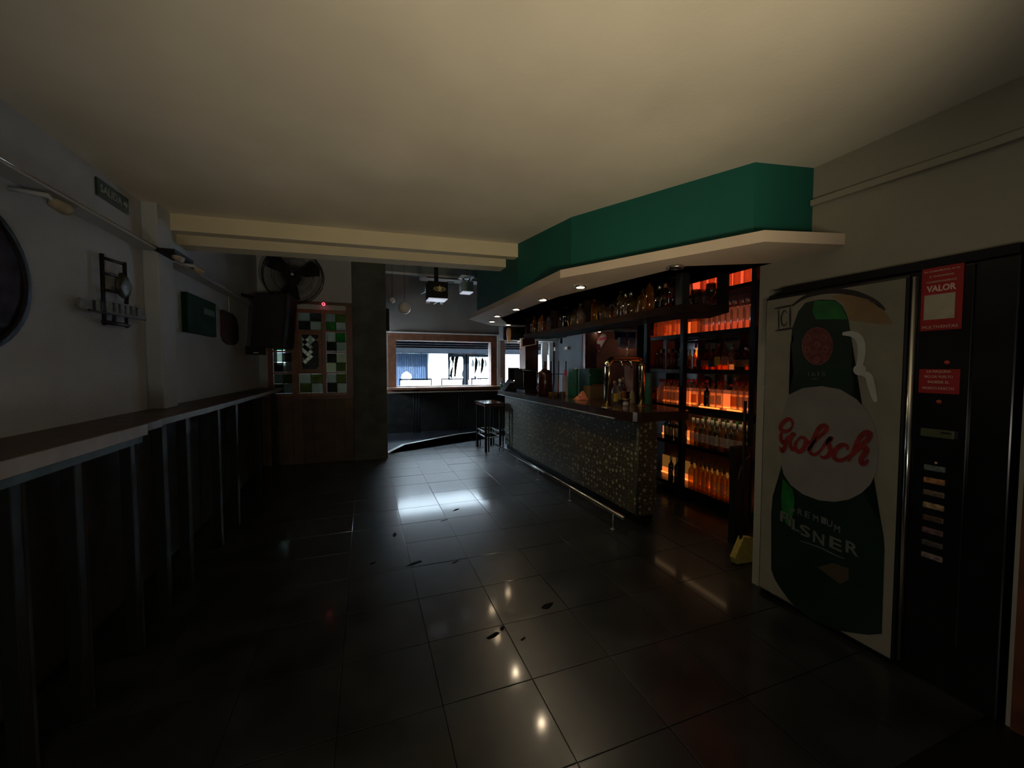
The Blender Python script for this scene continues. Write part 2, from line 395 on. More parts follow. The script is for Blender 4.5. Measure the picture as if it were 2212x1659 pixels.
# raised mottled floor beyond the pale strip
cur = [P(*q, z=.0) for q in ((832, 981), (868, 963), (985, 940), (1035, 934), (1095, 930))]
cur = [Vector((c.x, c.y, .004)) for c in cur]
struct('floor_far', PR([(XL, 9.6, .004), (XL, cur[0].y-.1, .004)]+[tuple(c) for c in cur]+[(4.75, cur[-1].y, .004), (4.75, 9.6, .004)], (0, 0, .02)), M['far_floor'])
bm = bmesh.new()
for a, b in zip(cur, cur[1:]):
    d = (b-a).normalized(); n = Vector((d.y, -d.x, 0))*.07
    prism(bm, [a+Vector((0, 0, 0)), b, b+n, a+n], (0, 0, .026))
struct('trim_1', bm, M['strip'])

bm = bmesh.new()
box(bm, XL-.15, XL, -3.2, 8.5, -.1, ZF); box(bm, XL-.15, XL, 9.3, 9.75, -.1, ZF); box(bm, XL-.15, XL, 8.5, 9.3, 2.2, ZF); box(bm, XL-.15, XL, 8.5, 9.3, -.1, 1.6)  # opening behind the partition is added to let daylight onto the stained glass
wl = struct('wall_left', bm, M['wall_left'])
struct('trim_2', B(XL, -1.45, 3.76, 4.0, 1.25, ZF, .008), M['wall_left'])
struct('wall_back', B(XL-.15, 2.74, -3.35, -3.2, -.1, ZF), M['wall_right'])
bm = bmesh.new()
box(bm, XR, 2.74, -3.2, .82, -.1, 2.1); box(bm, XR, 2.74, 1.97, 2.04, -.1, 2.1); box(bm, XR, 2.74, -3.2, 2.04, 2.1, ZF)
box(bm, 2.74, 6.75, 1.97, 2.09, -.1, ZF); box(bm, 2.74, 3.42, .70, .82, -.1, 2.2); box(bm, 3.3, 3.42, .82, 1.97, -.1, 2.2); box(bm, 2.74, 3.42, .7, 1.97, 2.1, 2.2)
wr = struct('wall_right', bm, M['wall_right'])
struct('trim_3', PR([P(1757, 447, x=XR), P(2135, 326, x=XR), (XR, -3, 2.53), (XR, -3, 2.565), P(2135, 326, x=XR)+Vector((0, 0, .035)), P(1757, 447, x=XR)+Vector((0, 0, .035))], (-.03, 0, 0)), M['wall_right'])
struct('ceiling', PR([(XL, -3.2, ZC), (6.6, -3.2, ZC), (6.6, 4.0, ZC), (1.55, 4.3, ZC), (XL, 4.56, ZC)], (0, 0, .1)), M['ceiling'])
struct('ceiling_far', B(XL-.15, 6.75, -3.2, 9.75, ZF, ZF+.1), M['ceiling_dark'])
# stepped beam across the room
bm = bmesh.new(); prism(bm, [(XL, 3.98, ZC), (1.50, 3.735, ZC), (1.50, 3.84, ZC), (XL, 4.09, ZC)], (0, 0, -.132))
struct('beam', bm, M['cream'])
bm = bmesh.new(); prism(bm, [(XL, 4.36, ZC), (1.55, 4.10, ZC), (1.55, 4.30, ZC), (XL, 4.56, ZC)], (0, 0, -.145))
struct('beam_lower', bm, M['cream'])

# partition with the stained glass window
PX0, PX1, PZ0, PZ1 = -1.43, -.28, 1.10, 2.50
bm = bmesh.new()
box(bm, XL, PX0, 7.15, 7.30, 0, ZF); box(bm, PX1, -.19, 7.15, 7.30, 0, ZF)
box(bm, PX0, PX1, 7.15, 7.30, PZ1, ZF); box(bm, PX0, PX1, 7.15, 7.30, 0, PZ0)
wp = struct('wall_partition', bm, M['wall_left'])
struct('wall_pier', B(-.19, .34, 7.08, 7.36, 0, ZF, .004), M['concrete'])
struct('trim_4', B(XL, -.19, 7.10, 7.15, 2.58, 2.62), M['wood_dark'])
struct('trim_12', B(-.29, -.19, 7.13, 7.15, 1.10, 2.58), M['wood_dark'])
wn = struct('wainscot_partition', B(XL, -.19, 7.125, 7.15, 0, 1.10), M['wood_dark'])
for k in range(9):
    w = (1.36)/9; obj('plank', B(XL+k*w+.003, XL+(k+1)*w-.003, 7.105, 7.125, .01, 1.05, .003), M['wood_brown'], wn)
# window_1 : frame, bars, panes
w1 = struct('window_1', None or B(PX0, PX1, 7.14, 7.22, PZ1-.06, PZ1), M['wood_frame'])
def bar1(x0, x1, z0, z1, y0=7.13, y1=7.22): obj('window_bar', B(x0, x1, y0, y1, z0, z1, .003), M['wood_frame'], w1)
cols = [(-1.43, -1.34), (-1.065, -.975), (-.655, -.585), (-.30, -.28)]
xc = [(-1.36, -1.10), (-1.00, -.66), (-.60, -.30)]
zr = [(1.15, 1.46), (1.49, 1.80), (1.83, 2.14), (2.17, 2.45)]
bar1(PX0, PX1, PZ0, PZ0+.05)
for a, b in ((-1.43, -1.36), (-1.10, -1.00), (-.66, -.60), (-.30, -.28)): bar1(a, b, PZ0+.05, PZ1-.06)
for ci, (a, b) in enumerate(xc):
    for z0, z1 in zip(zr, zr[1:]):
        if ci == 1 and z0 == zr[1]: continue
        bar1(a, b, z0[1], z1[0])
pc = {'g': G['dark'], 'c': G['clear'], 'y': G['olive'], 'k': G['amber']}
pane_m = [glass('pane_pale', (.24, .26, .21), .10, (.30, .31, .26), .3), glass('pane_green', (.012, .12, .02), .10, (.008, .13, .02), .25),
          glass('pane_olive', (.12, .15, .03), .10, (.09, .11, .025), .3), glass('pane_rose', (.14, .10, .09), .10, (.12, .085, .08), .3),
          glass('pane_smoke', (.05, .05, .04), .10, (.05, .05, .045), .2)]
pane_m.append(glass('pane_bright', (.42, .42, .34), .10, (.5, .5, .42), .3)); pane_m.append(glass('pane_lit', (.34, .36, .26), .10, (.3, .3, .2), .3))
LIT = {(0, 10), (1, 10), (0, 8), (1, 7), (0, 7), (1, 6), (1, 5), (1, 4), (0, 3), (2, 12), (1, 12), (0, 12)}
def pane(name, x0, x1, z0, z1, mi):
    obj(name, B(x0+.003, x1-.003, 7.17, 7.178, z0+.003, z1-.003), pane_m[mi], w1)
rp = random.Random(3)
for ci, (a, b) in enumerate(xc):
    for ri, (z0, z1) in enumerate(zr):
        if ci == 1 and ri in (1, 2): continue
        for u in range(2):
            for v in range(2):
                mi = (0 if (u+v) % 2 else rp.choice([1, 2, 4, 4]))
                if ci == 2 and ri == 1: mi = [[6, 2], [4, 6]][v][u]
                pane('pane', a+(b-a)*u/2, a+(b-a)*(u+1)/2, z0+(z1-z0)*v/2, z0+(z1-z0)*(v+1)/2, mi)
for ci, (a, b) in enumerate(xc):
    for ri, (z0, z1) in enumerate(zr):
        if (ci == 1 and ri in (1, 2)): continue
        obj('lead_came', B((a+b)/2-.006, (a+b)/2+.006, 7.162, 7.182, z0, z1), M['black'], w1)
        if ci: obj('lead_came', B(a, b, 7.162, 7.182, (z0+z1)/2-.005, (z0+z1)/2+.005), M['black'], w1)
# leaded lozenge casement
a, b = xc[1]; z0, z1 = zr[1][0], zr[2][1]
for (p, q, r, s) in ((a, a+.05, z0, z1), (b-.05, b, z0, z1), (a+.05, b-.05, z0, z0+.05), (a+.05, b-.05, z1-.05, z1)): bar1(p, q, r, s, 7.12, 7.2)
a += .05; b -= .05; z0 += .05; z1 -= .05
nx, nz = 3, 7; dx = (b-a)/nx; dz = (z1-z0)/nz
bmf = bmesh.new()
for sgn in (1, -1):
    for k in range(-nx-1, 2*nz+nx+2):
        zz0 = z0+dz*(k+.5); pA = [(a+(b-a)*t/24, zz0+sgn*(b-a)*t/24*dz/dx) for t in range(25)]
        pA = [q for q in pA if z0 <= q[1] <= z1]
        if len(pA) > 1: tube(bmf, [(pA[0][0], 7.158, pA[0][1]), (pA[-1][0], 7.158, pA[-1][1])], .005, 4)
obj('lead_lattice', bmf, M['black'], w1, kind='stuff')
for i in range(nx+1):
    for j in range(nz*2+1):
        cx_ = a+dx*i+(dx/2 if j % 2 else 0); cz_ = z0+dz*j/2
        pts = [(cx_, cz_-dz/2+.004), (cx_+dx/2-.003, cz_), (cx_, cz_+dz/2-.004), (cx_-dx/2+.003, cz_)]
        pts = [(min(max(x, a), b), min(max(z, z0), z1)) for x, z in pts]
        if abs(pts[1][0]-pts[3][0]) < .03 or abs(pts[0][1]-pts[2][1]) < .03: continue
        obj('lozenge_pane', PR([(x, 7.16, z) for x, z in pts], (0, .008, 0)), pane_m[5 if (i, j) in LIT else (0 if rp.random() < .3 else 4)], w1)
for i in range(-nz, nx+1):
    pass

# far wall with two shop windows
W1 = (.67, 2.96, 1.12, 2.19); W2 = (3.37, 4.66, 1.10, 2.20)
bm = bmesh.new()
box(bm, XL, W1[0], 9.6, 9.75, 0, ZF); box(bm, W1[1], W2[0], 9.6, 9.75, 0, ZF); box(bm, W2[1], 4.9, 9.6, 9.75, 0, ZF)
box(bm, W1[0], W1[1], 9.6, 9.75, W1[3], ZF); box(bm, W1[0], W1[1], 9.6, 9.75, 0, W1[2])
box(bm, W2[0], W2[1], 9.6, 9.75, W2[3], ZF); box(bm, W2[0], W2[1], 9.6, 9.75, 0, W2[2])
struct('wall_far', bm, M['far_wall'])
w2 = struct('window_2', B(.49, 3.10, 9.52, 9.6, W1[3], 2.36, .004), M['wood_frame'])
for q in ((.49, W1[0], W1[2]-.02, W1[3]), (W1[1], 3.10, W1[2]-.02, W1[3])): obj('frame_post', B(q[0], q[1], 9.52, 9.6, q[2], q[3], .004), M['wood_frame'], w2)
obj('frame_trim', B(.47, 3.20, 9.50, 9.6, 2.36, 2.385), M['white'], w2, label='pale strip along the top of the frame')
obj('frame_trim', B(3.12, 3.20, 9.50, 9.6, 1.08, 2.36), M['white'], w2, label='pale upright strip on the right of the frame')
obj('pane', B(W1[0], W1[1], 9.70, 9.706, W1[2], W1[3]), G['pane'], w2)
w3 = struct('window_3', B(W2[0]-.04, W2[1]+.04, 9.56, 9.6, W2[3], W2[3]+.05), M['white'])
obj('frame_post', B(W2[1]-.28, W2[1]-.12, 9.55, 9.62, W2[2], W2[3]), M['white'], w3)
obj('frame_post', B(W2[1]-.06, W2[1]+.04, 9.55, 9.62, W2[2], W2[3]), M['white'], w3)
obj('pane', B(W2[0], W2[1], 9.70, 9.706, W2[2], W2[3]), G['pane'], w3)
struct('trim_5', B(W2[1]-1.0, 4.9, 9.30, 9.6, 2.23, 2.50), M['white'])
# high box and profiles at the top of the far wall
struct('trim_6', B(.2, 4.7, 9.25, 9.6, 3.68, 3.92), M['graybox'])
struct('trim_7', B(.2, 4.7, 9.20, 9.25, 3.88, 3.93), M['white'])
struct('trim_8', B(.2, 4.7, 9.20, 9.25, 3.64, 3.68), M['white'])
# side walls of the far right room
struct('wall_gray', B(4.75, 4.90, 8.1, 9.6, 0, ZF), M['gray_wall'])
struct('wall_terracotta', B(5.05, 6.75, 8.10, 8.25, 0, ZF), M['pink_wall'])
struct('trim_9', B(4.75, 5.06, 7.98, 8.13, 0, ZF), M['wood_dark'])
struct('wall_bar_right', B(6.6, 6.75, 1.97, 8.1, 0, ZF), M['gray_wall'])
struct('wall_back_bar', B(3.95, 4.05, 2.09, 4.46, 0, ZF), M['wood_dark'])
struct('trim_10', B(5.06, 6.6, 7.75, 8.1, 2.40, 2.46), M['ledge'])
struct('column_window', PR([P(1135, 740, y=8.9), P(1163, 740, y=8.9), P(1163, 740, y=8.9)+Vector((0, .4, 0)), P(1135, 740, y=8.9)+Vector((0, .4, 0))], (0, 0, 2.2)), M['wood_dark'])
c_ = bpy.data.objects['column_window']; c_.location.z = -P(1135, 740, y=8.9).z

# ---- teal soffit and pale ledge round the bar
outer = [(2.62, 1.70), (2.215, 1.775), (1.605, 2.93), (1.445, 3.75), (1.46, 5.34), (1.95, 6.0), (2.62, 6.05)]
inner = [(2.62, 1.98), (2.17, 2.20), (1.80, 3.05), (1.70, 3.9), (1.86, 5.36), (2.2, 5.75), (2.62, 5.8)]
def band(o, i, z0, z1): return PR([(x, y, z0) for x, y in o]+[(x, y, z0) for x, y in reversed(i)], (0, 0, z1-z0))
struct('soffit', band(outer, inner, 2.34, 2.80), M['teal'])
struct('soffit_upper', band(outer[3:]+[], inner[3:], 2.80, ZF), M['teal'])
lo = [(2.62, 1.515)]+[tuple(P(*q, z=2.28).xy) for q in ((1651, 522), (1210, 601), (1012, 690), (1060, 703))]+[(2.62, 6.62)]
li = [(2.62, 1.95)]+[tuple(P(*q, z=2.28).xy) for q in ((1480, 575), (1206, 641), (1123, 671), (1081, 687), (1099, 701))]+[(2.62, 6.3)]
struct('ledge', band(lo, li, 2.28, 2.345), M['ledge'])

# ================================================================== STREET
struct('ground', B(-14, 20, 9.75, 30, -.3, -.12), M['asphalt'])
YS = 15.0
fac = thing('opposite_building', 'sunlit shopfront building across the street, seen through the windows', 'building', (2, YS, -.12))
z_of = lambda py: P(950, py, y=YS).z
obj('wall', B(-12, 20, YS+.3, YS+.6, -.12, 7), M['street_white'], fac)
xa, xb = P(856, 790, y=YS).x, P(926, 790, y=YS).x
n = 22
for k in range(n):
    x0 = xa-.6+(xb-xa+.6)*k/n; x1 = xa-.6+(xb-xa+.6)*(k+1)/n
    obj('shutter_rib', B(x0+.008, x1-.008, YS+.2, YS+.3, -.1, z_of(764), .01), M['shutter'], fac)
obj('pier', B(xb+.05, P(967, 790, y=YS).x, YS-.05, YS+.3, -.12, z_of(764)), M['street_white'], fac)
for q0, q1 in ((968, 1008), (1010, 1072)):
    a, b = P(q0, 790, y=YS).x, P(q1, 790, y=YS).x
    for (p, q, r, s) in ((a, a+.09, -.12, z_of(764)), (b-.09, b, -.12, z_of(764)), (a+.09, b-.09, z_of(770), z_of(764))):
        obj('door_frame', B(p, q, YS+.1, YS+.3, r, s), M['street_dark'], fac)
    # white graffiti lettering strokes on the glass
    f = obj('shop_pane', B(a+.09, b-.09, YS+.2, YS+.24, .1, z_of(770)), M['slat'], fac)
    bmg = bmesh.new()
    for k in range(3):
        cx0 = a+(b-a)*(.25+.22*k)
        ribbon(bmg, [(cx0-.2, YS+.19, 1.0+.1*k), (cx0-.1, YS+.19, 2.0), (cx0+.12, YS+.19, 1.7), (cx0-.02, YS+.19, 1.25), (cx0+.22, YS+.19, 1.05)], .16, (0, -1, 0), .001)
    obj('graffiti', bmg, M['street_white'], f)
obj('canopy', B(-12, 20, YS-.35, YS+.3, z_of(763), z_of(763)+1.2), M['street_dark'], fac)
# street furniture
for k, (a, b) in enumerate(((862, 933), (953, 1002), (1018, 1058))):
    x0, x1 = P(a, 820, y=12.5).x, P(b, 820, y=12.5).x
    zt = P(930, 819, y=12.5).z
    r = thing('street_railing', 'thin dark railing on the pavement, %s seen through the large window' % ('leftmost', 'middle one', 'rightmost')[k], 'railing', ((x0+x1)/2, 12.5, -.12), 'railings on the pavement')
    obj('top_rail', T([(x0, 12.5, zt), (x1, 12.5, zt)], .022), M['street_dark'], r)
    for x in (x0+.02, x1-.02): obj('post', T([(x, 12.5, -.12), (x, 12.5, zt)], .02), M['street_dark'], r)
    p = solo('planter', B(x0+.05, x1-.05, 12.7, 13.1, -.12, zt-.06, .02), M['street_white'], 'white planter box behind the %s street railing' % ('left', 'middle', 'right')[k], 'planter', 'white planters on the pavement')
a = P(878, 812, y=12.9)
solo('shrub_ball', L([(.01, -.10), (.12, -.09), (.16, 0), (.13, .10), (.05, .16), (.01, .18)], 12, c=(a.x, a.y, P(930, 819, y=12.9).z+.06)), M['street_white'], 'pale rounded shrub on the left white planter', 'shrub')
# half-lowered roller shutters outside both windows
for nm, (x0, x1), lab in (('roller_shutter', (.55, 3.1), 'half rolled up metal shutter above the large street window'), ('roller_shutter', (3.3, 4.72), 'half rolled up metal shutter above the narrow right-hand window')):
    r = thing(nm, lab, 'shutter', ((x0+x1)/2, 9.86, 2.0))
    for k in range(5):
        obj('slat', B(x0, x1, 9.84, 9.87, 2.03+k*.055, 2.077+k*.055, .008), M['slat'], r)
    obj('housing', B(x0, x1, 9.80, 9.98, 2.31, 2.6), M['slat'], r)
    for x in (x0-.03, x1+.03): obj('guide_rail', B(x-.03, x+.03, 9.80, 9.9, -.12, 2.6), M['slat'], r)

# ================================================================== BAR COUNTER
BX, BY0, BY1 = 2.50, 3.20, 7.15
bar = thing('bar_counter', 'long bar counter with bubble-patterned front and dark thick top', 'counter', (2.75, 5.2, 0))
obj('front_panel', B(BX, BX+.03, BY0, BY1, .10, 1.04), M['dots'], bar)
obj('end_panel', B(BX, BX+.215, BY0-.03, BY0, .10, 1.04, .004), M['dots'], bar)
obj('plinth', B(BX+.04, BX+.21, BY0+.02, BY1, 0, .10), M['black'], bar)
obj('corner_strip', T([(BX-.002, BY0-.015, .10), (BX-.002, BY0-.015, 1.04)], .017, 8), M['dots'], bar)
obj('carcass', B(BX+.03, BX+.21, BY0, BY1, .10, 1.04), M['panel_dark'], bar)
obj('under_cabinet', B(BX+.21, 3.0, 3.75, BY1-.1, 0, 1.0), M['plastic'], bar)
pts = [(2.40, 7.28), (2.385, 3.40)]+[(2.385+.16-.16*math.cos(a), 3.30-.16*math.sin(a)) for a in [i*PI/12 for i in range(1, 7)]]+[(3.04, 3.10), (3.11, 3.20), (3.18, 3.6), (3.18, 7.28)]
bmt = PR([(x, y, 1.04) for x, y in pts], (0, 0, .09))
top = obj('counter_top', bmt, mat('bar_top_wood', (.030, .014, .009), .22, var=.3, scale=5, coat=.4), bar)
obj('edge_strip', T([(2.386, 7.25, 1.045), (2.370, 3.42, 1.045)], .006, 6), M['steel'], bar)
rail = thing('foot_rail', 'chrome foot rail on short posts along the bar front', 'rail', (2.24, 5, 0))
obj('tube', T([(2.235, 3.03, .165), (2.20, 6.78, .165)], .019, 10), M['chrome'], rail)
for y in (3.2, 4.07, 4.98, 5.78, 6.6):
    obj('post', T([(2.227, y, 0), (2.227, y, .15)], .007, 6), M['steel'], rail)
    obj('post_foot', L([(.025, 0), (.025, .006), (.01, .01)], 10, c=(2.227, y, 0)), M['steel'], rail)

# ================================================================== BOTTLE LIBRARY
def bottle_parts(kind):
    if kind == 'spirit': pr, r, h = [(.030, 0), (.036, .006), (.036, .17), (.030, .195), (.014, .215), (.013, .265), (.015, .27)], .036, .27
    elif kind == 'wine': pr, r, h = [(.032, 0), (.037, .006), (.037, .19), (.028, .215), (.014, .235), (.0135, .30), (.015, .305)], .037, .305
    elif kind == 'slim': pr, r, h = [(.026, 0), (.030, .006), (.030, .20), (.022, .23), (.012, .255), (.012, .31), (.014, .315)], .030, .315
    elif kind == 'squat': pr, r, h = [(.042, 0), (.048, .008), (.048, .12), (.036, .145), (.016, .158), (.015, .20), (.018, .205)], .048, .205
    elif kind == 'jar': pr, r, h = [(.05, 0), (.055, .008), (.055, .15), (.05, .17), (.05, .18)], .055, .18
    return pr, r, h
MESH = {}
def lm(key, make, m):
    if key not in MESH:
        bm = make(); bmesh.ops.recalc_face_normals(bm, faces=bm.faces)
        me = bpy.data.meshes.new(key); bm.to_mesh(me); bm.free(); me.materials.append(m); MESH[key] = me
    return MESH[key]
ORD = ['first', 'second', 'third', 'fourth', 'fifth', 'sixth', 'seventh', 'eighth', 'ninth', 'tenth', 'eleventh', 'twelfth', 'thirteenth', 'fourteenth', 'fifteenth', 'sixteenth', 'seventeenth', 'eighteenth', 'nineteenth', 'twentieth']+['twenty-'+w for w in ('first', 'second', 'third', 'fourth', 'fifth', 'sixth', 'seventh', 'eighth', 'ninth')]+['thirtieth', 'thirty-first', 'thirty-second', 'thirty-third', 'thirty-fourth', 'thirty-fifth']
def bottle(kind, loc, g, cap, lab, label, group, sc=1.0, face=PI, name=None, square=False):
    pr, r, h = bottle_parts(kind)
    n = 4 if square else 12
    t = thing(name or ('bottle' if kind != 'jar' else 'glass_jar'), label, 'bottle' if kind != 'jar' else 'jar', loc, group, rz=face+(PI/4 if square else 0))
    t.scale = (sc, sc, sc)
    k = kind+g+('sq' if square else '')
    def mk():
        bm = L(pr, n)
        if square:
            for f in bm.faces: f.smooth = False
        return bm
    body = bpy.data.objects.new('glass_body', lm(k, mk, G[g])); COL.objects.link(body); body.parent = t
    cm = 'cap'+kind+cap
    ch = .035 if kind in ('spirit', 'squat') else (.06 if kind in ('wine', 'slim') else .02)
    cr = .0175 if kind != 'jar' else .054
    z0 = h-ch*.7
    c = bpy.data.objects.new('cap' if kind != 'jar' else 'lid', lm(cm, lambda: L([(cr, z0), (cr, z0+ch-.003), (cr-.003, z0+ch)], 10), CAPS[cap])); COL.objects.link(c); c.parent = t
    if lab:
        rr = r+.0012 if not square else r*.80
        def ml():
            if square: return B(r*.5, r*.5+.001, -.001, .001, 0, .01)
            zc = pr[2][1] if kind != 'wine' else .19
            zz = (zc*.25, zc*.8)
            return L([(r+.0012, zz[0]), (r+.0012, zz[1])], 8, a0=-1.25, a1=1.25)
        if not square:
            l = bpy.data.objects.new('paper_label', lm('lab'+kind+lab, ml, LB[lab])); COL.objects.link(l); l.parent = t
    return t

# ================================================================== BACK BAR SHELVING
SX = 3.60
SZ = [.12, .65, 1.105, 1.54, 1.97, 2.42]
bb = thing('back_bar_shelving', 'tall black back bar shelving with orange-lit shelves of bottles', 'shelving', (3.76, 3.3, 0))
for y in (4.43, 3.77, 2.84, 2.16): obj('upright', B(SX-.03, SX+.03, y-.03, y+.03, 0, 2.79, .003), M['black'], bb)
for z in SZ: obj('shelf', B(SX, 3.93, 2.12, 4.45, z-.045, z, .002), M['black_gloss'], bb)
for z, mm, hh in ((.12, 'back3', .07), (.65, 'back3', .11), (1.105, 'back1', .16), (1.54, 'back3', .06), (1.97, 'back1', .17), (2.42, 'back2', .20)):
    for k, (y0, y1) in enumerate(((3.80, 4.40), (2.87, 3.74), (2.20, 2.81))):
        mm2 = 'back2' if (z == 1.97 and k > 0) else mm
        if z == 1.97 and k > 0: hh = .11; obj('glow_board', B(3.862, 3.874, y0, y1, z+.115, z+.27), M['back_dim'], bb, label='dim glowing board imitating the backlight fading upward')
        if z == 1.105: obj('glow_board', B(3.862, 3.874, y0, y1, z+.165, z+.20), M['back_dim'], bb)
        if z == .12: obj('glow_board', B(3.862, 3.874, y0, y1, z+.075, z+.24), M['back_dim2'], bb)
        if z == 1.97 and k > 0: hh = .11
        if z == 1.54 and k == 0: continue
        if z != 1.54: obj('led_strip', B(3.845, 3.857, y0, y1, z+.002, z+.010), M['led'], bb, label='orange light strip along the back of the shelf')
        obj('light_panel', B(3.86, 3.875, y0, y1, z+.002, z+hh), M[mm2], bb, label='glowing orange diffuser panel behind the bottles')
for z, h0, h1 in ((1.54, .0, .37), (1.105, .18, .38)):
    for (y0, y1) in ((4.10, 4.38), (3.83, 4.06), (3.50, 3.72), (3.25, 3.44), (2.98, 3.12)):
        obj('mirror_panel', B(3.885, 3.89, y0, y1, z+h0+.01, z+h1), M['mirror'], bb, label='mirror panel at the back of the shelf')
ban = thing('hanging_banner', 'narrow red cloth with a green top at the far end of the back bar', 'banner', (3.6, 4.50, 1.6))
xa_, xb_ = P(1392, 740, y=4.50).x, P(1404, 740, y=4.50).x
obj('red_cloth', B(xa_, xb_, 4.50, 4.51, P(1398, 768, y=4.5).z, P(1398, 712, y=4.5).z), mat('red_cloth', (.55, .07, .03), .8), ban)
obj('green_top', B(xa_, xb_, 4.50, 4.51, P(1398, 712, y=4.5).z, P(1398, 690, y=4.5).z), M['green_box'], ban, label='green top of the banner')
obj('banner_cord', T([(xa_+.02, 4.505, P(1398, 692, y=4.5).z), (xa_+.02, 4.505, 2.79)], .004, 5), M['black'], ban)
obj('side_curtain', B(3.62, 3.9, 4.46, 4.48, 1.55, 2.0), mat('red_side_panel', (.5, .07, .03), .7), bb, label='red panel at the far end')
obj('led_strip', B(3.62, 3.70, 2.2, 4.4, 1.055, 1.0595), mat('assumed_warm_led', (.9, .6, .3), .5, emit=(1, .62, .30), es=1.8), bb, label='assumed warm strip light under the fourth shelf')  # assumed hidden strip, added to light the labels on the shelf below
obj('strip_baffle', B(3.597, 3.604, 2.12, 4.45, 1.02, 1.06), M['black'], bb)  # added lip that screens the warm strip from view and floor
# corner led lump under row four as photographed: short bright strips lying on the shelf
for y0, y1 in ((3.30, 3.58), (3.02, 3.2)):
    obj('led_strip', B(3.66, 3.672, y0, y1, 1.106, 1.114), M['led'], bb, label='bright light strip on the shelf')
def row(z, y_list, spec, rowname, x=3.70, face=PI):
    """bottles from the far end (left in the photograph) towards the near end"""
    for k, y in enumerate(y_list):
        s = spec(k)
        kind, g, cap, lab, desc = s[:5]; sc = s[5] if len(s) > 5 else 1; sq = s[6] if len(s) > 6 else False
        bottle(kind, (x+random.uniform(-.012, .012) if not callable(x) else x(k), y, z), g, cap, lab,
               '%s, %s from left, %s' % (desc, ORD[k], rowname), 'bottles on the '+rowname, sc, face+random.uniform(-.2, .2), square=sq)
def lin(a, b, n): return [a+(b-a)*i/(n-1) for i in range(n)]
# top row (z 2.42)
row(2.42, lin(3.58, 2.92, 7), lambda k: ('spirit', 'frost', 'black', None, 'frosted bottle glowing red-orange', .95), 'topmost shelf right bay')
row(2.42, [2.72, 2.60], lambda k: ('spirit', 'frost', 'black', None, 'frosted bottle glowing red-orange', .95), 'topmost shelf behind the right upright')
# row two
row(1.97, lin(4.36, 3.86, 7), lambda k: ('spirit', 'frost', 'black', 'orange' if k % 2 == 0 else None, 'frosted bottle glowing orange', 1.0), 'second shelf left bay')
row(1.97, [3.70]+lin(3.61, 2.93, 10), lambda k: ('squat' if k == 0 else 'spirit', 'frost' if k == 0 else 'clear', 'black' if k == 0 else 'silver', None, 'frosted orange bottle' if k == 0 else 'clear glass bottle catching orange light', 1.12), 'second shelf right bay')
row(1.97, [2.74, 2.64, 2.54], lambda k: ('spirit', 'clear', 'silver', 'white', 'clear glass bottle', 1.0), 'second shelf behind the right upright')
# row three
sp3 = [('spirit', 'clear', 'silver', None, 'short clear bottle', .8), ('slim', 'clear', 'white', None, 'clear slim bottle', .8), ('slim', 'pink', 'black', None, 'bottle of red liqueur', .8), ('slim', 'whisky', 'white', 'orange', 'bottle of orange liqueur', .8), ('slim', 'pink', 'black', None, 'bottle of pink liqueur', .8), ('spirit', 'olive', 'green', None, 'pale green bottle', .85), ('spirit', 'clear', 'red', 'cream', 'clear bottle with red cap', .95), ('slim', 'whisky', 'red', 'orange', 'tall amber bottle', .95)]
row(1.54, lin(4.36, 3.84, 8), lambda k: sp3[k], 'third shelf left bay')
sp3b = [('slim', 'whisky', 'red', 'cream', 'tall amber bottle with red cap', .95), ('squat', 'amber', 'black', 'black', 'squat dark amber bottle', 1.1), ('squat', 'amber', 'black', 'orange', 'squat amber bottle with orange label', 1.1), ('squat', 'amber', 'black', 'black', 'squat brown bottle', 1.1), ('spirit', 'whisky', 'gold' if False else 'brown', 'yellow', 'whisky bottle with yellow label', 1.05), ('spirit', 'whisky', 'brown', 'cream', 'whisky bottle with cream label', 1.05), ('spirit', 'clear', 'silver', None, 'clear bottle', .9), ('squat', 'dark', 'black', 'orange', 'squat dark bottle with orange label', 1.1), ('squat', 'amber', 'silver', 'cream', 'squat bottle with cream label', 1.1), ('squat', 'dark', 'black', 'orange', 'squat black-shouldered bottle with orange label', 1.1)]
row(1.54, lin(3.69, 2.92, 10), lambda k: sp3b[k], 'third shelf right bay')
row(1.54, [2.74, 2.62], lambda k: ('squat', 'olive', 'black', 'cream', 'squat olive bottle', 1.1), 'third shelf behind the right upright')
# row four
row(1.105, lin(4.27, 3.84, 8), lambda k: ('spirit', 'clear', 'red', 'white', 'clear spirit bottle with red cap', 1.1), 'fourth shelf left bay')
row(1.105, [3.68, 3.59, 3.50, 3.42, 3.34], lambda k: [('spirit', 'clear', 'red', 'orange', 'clear spirit bottle with red cap', 1.05), ('spirit', 'clear', 'red', 'orange', 'orange-lit bottle with red cap', 1.05), ('spirit', 'dark', 'red', None, 'dark slim bottle with red cap', .95), ('spirit', 'clear', 'red', 'white', 'clear bottle with pale label', 1.05), ('spirit', 'clear', 'red', 'white', 'clear bottle with wide pale label', 1.1)][k], 'fourth shelf right bay, left half')
row(1.105, lin(3.14, 2.92, 4), lambda k: ('spirit', 'clear', 'red', 'orange' if k == 0 else 'white', 'clear spirit bottle with red cap', 1.12), 'fourth shelf right bay, right half')
row(1.105, [2.75, 2.65], lambda k: ('spirit', 'clear', 'red', 'white', 'clear spirit bottle', 1.05), 'fourth shelf behind the right upright')
bottle('jar', (3.66, 4.36, 1.105), 'whisky', 'red', 'orange', 'short jar of orange liquid with red lid at the left end of the fourth shelf', 'jars on the back bar', 1.0)
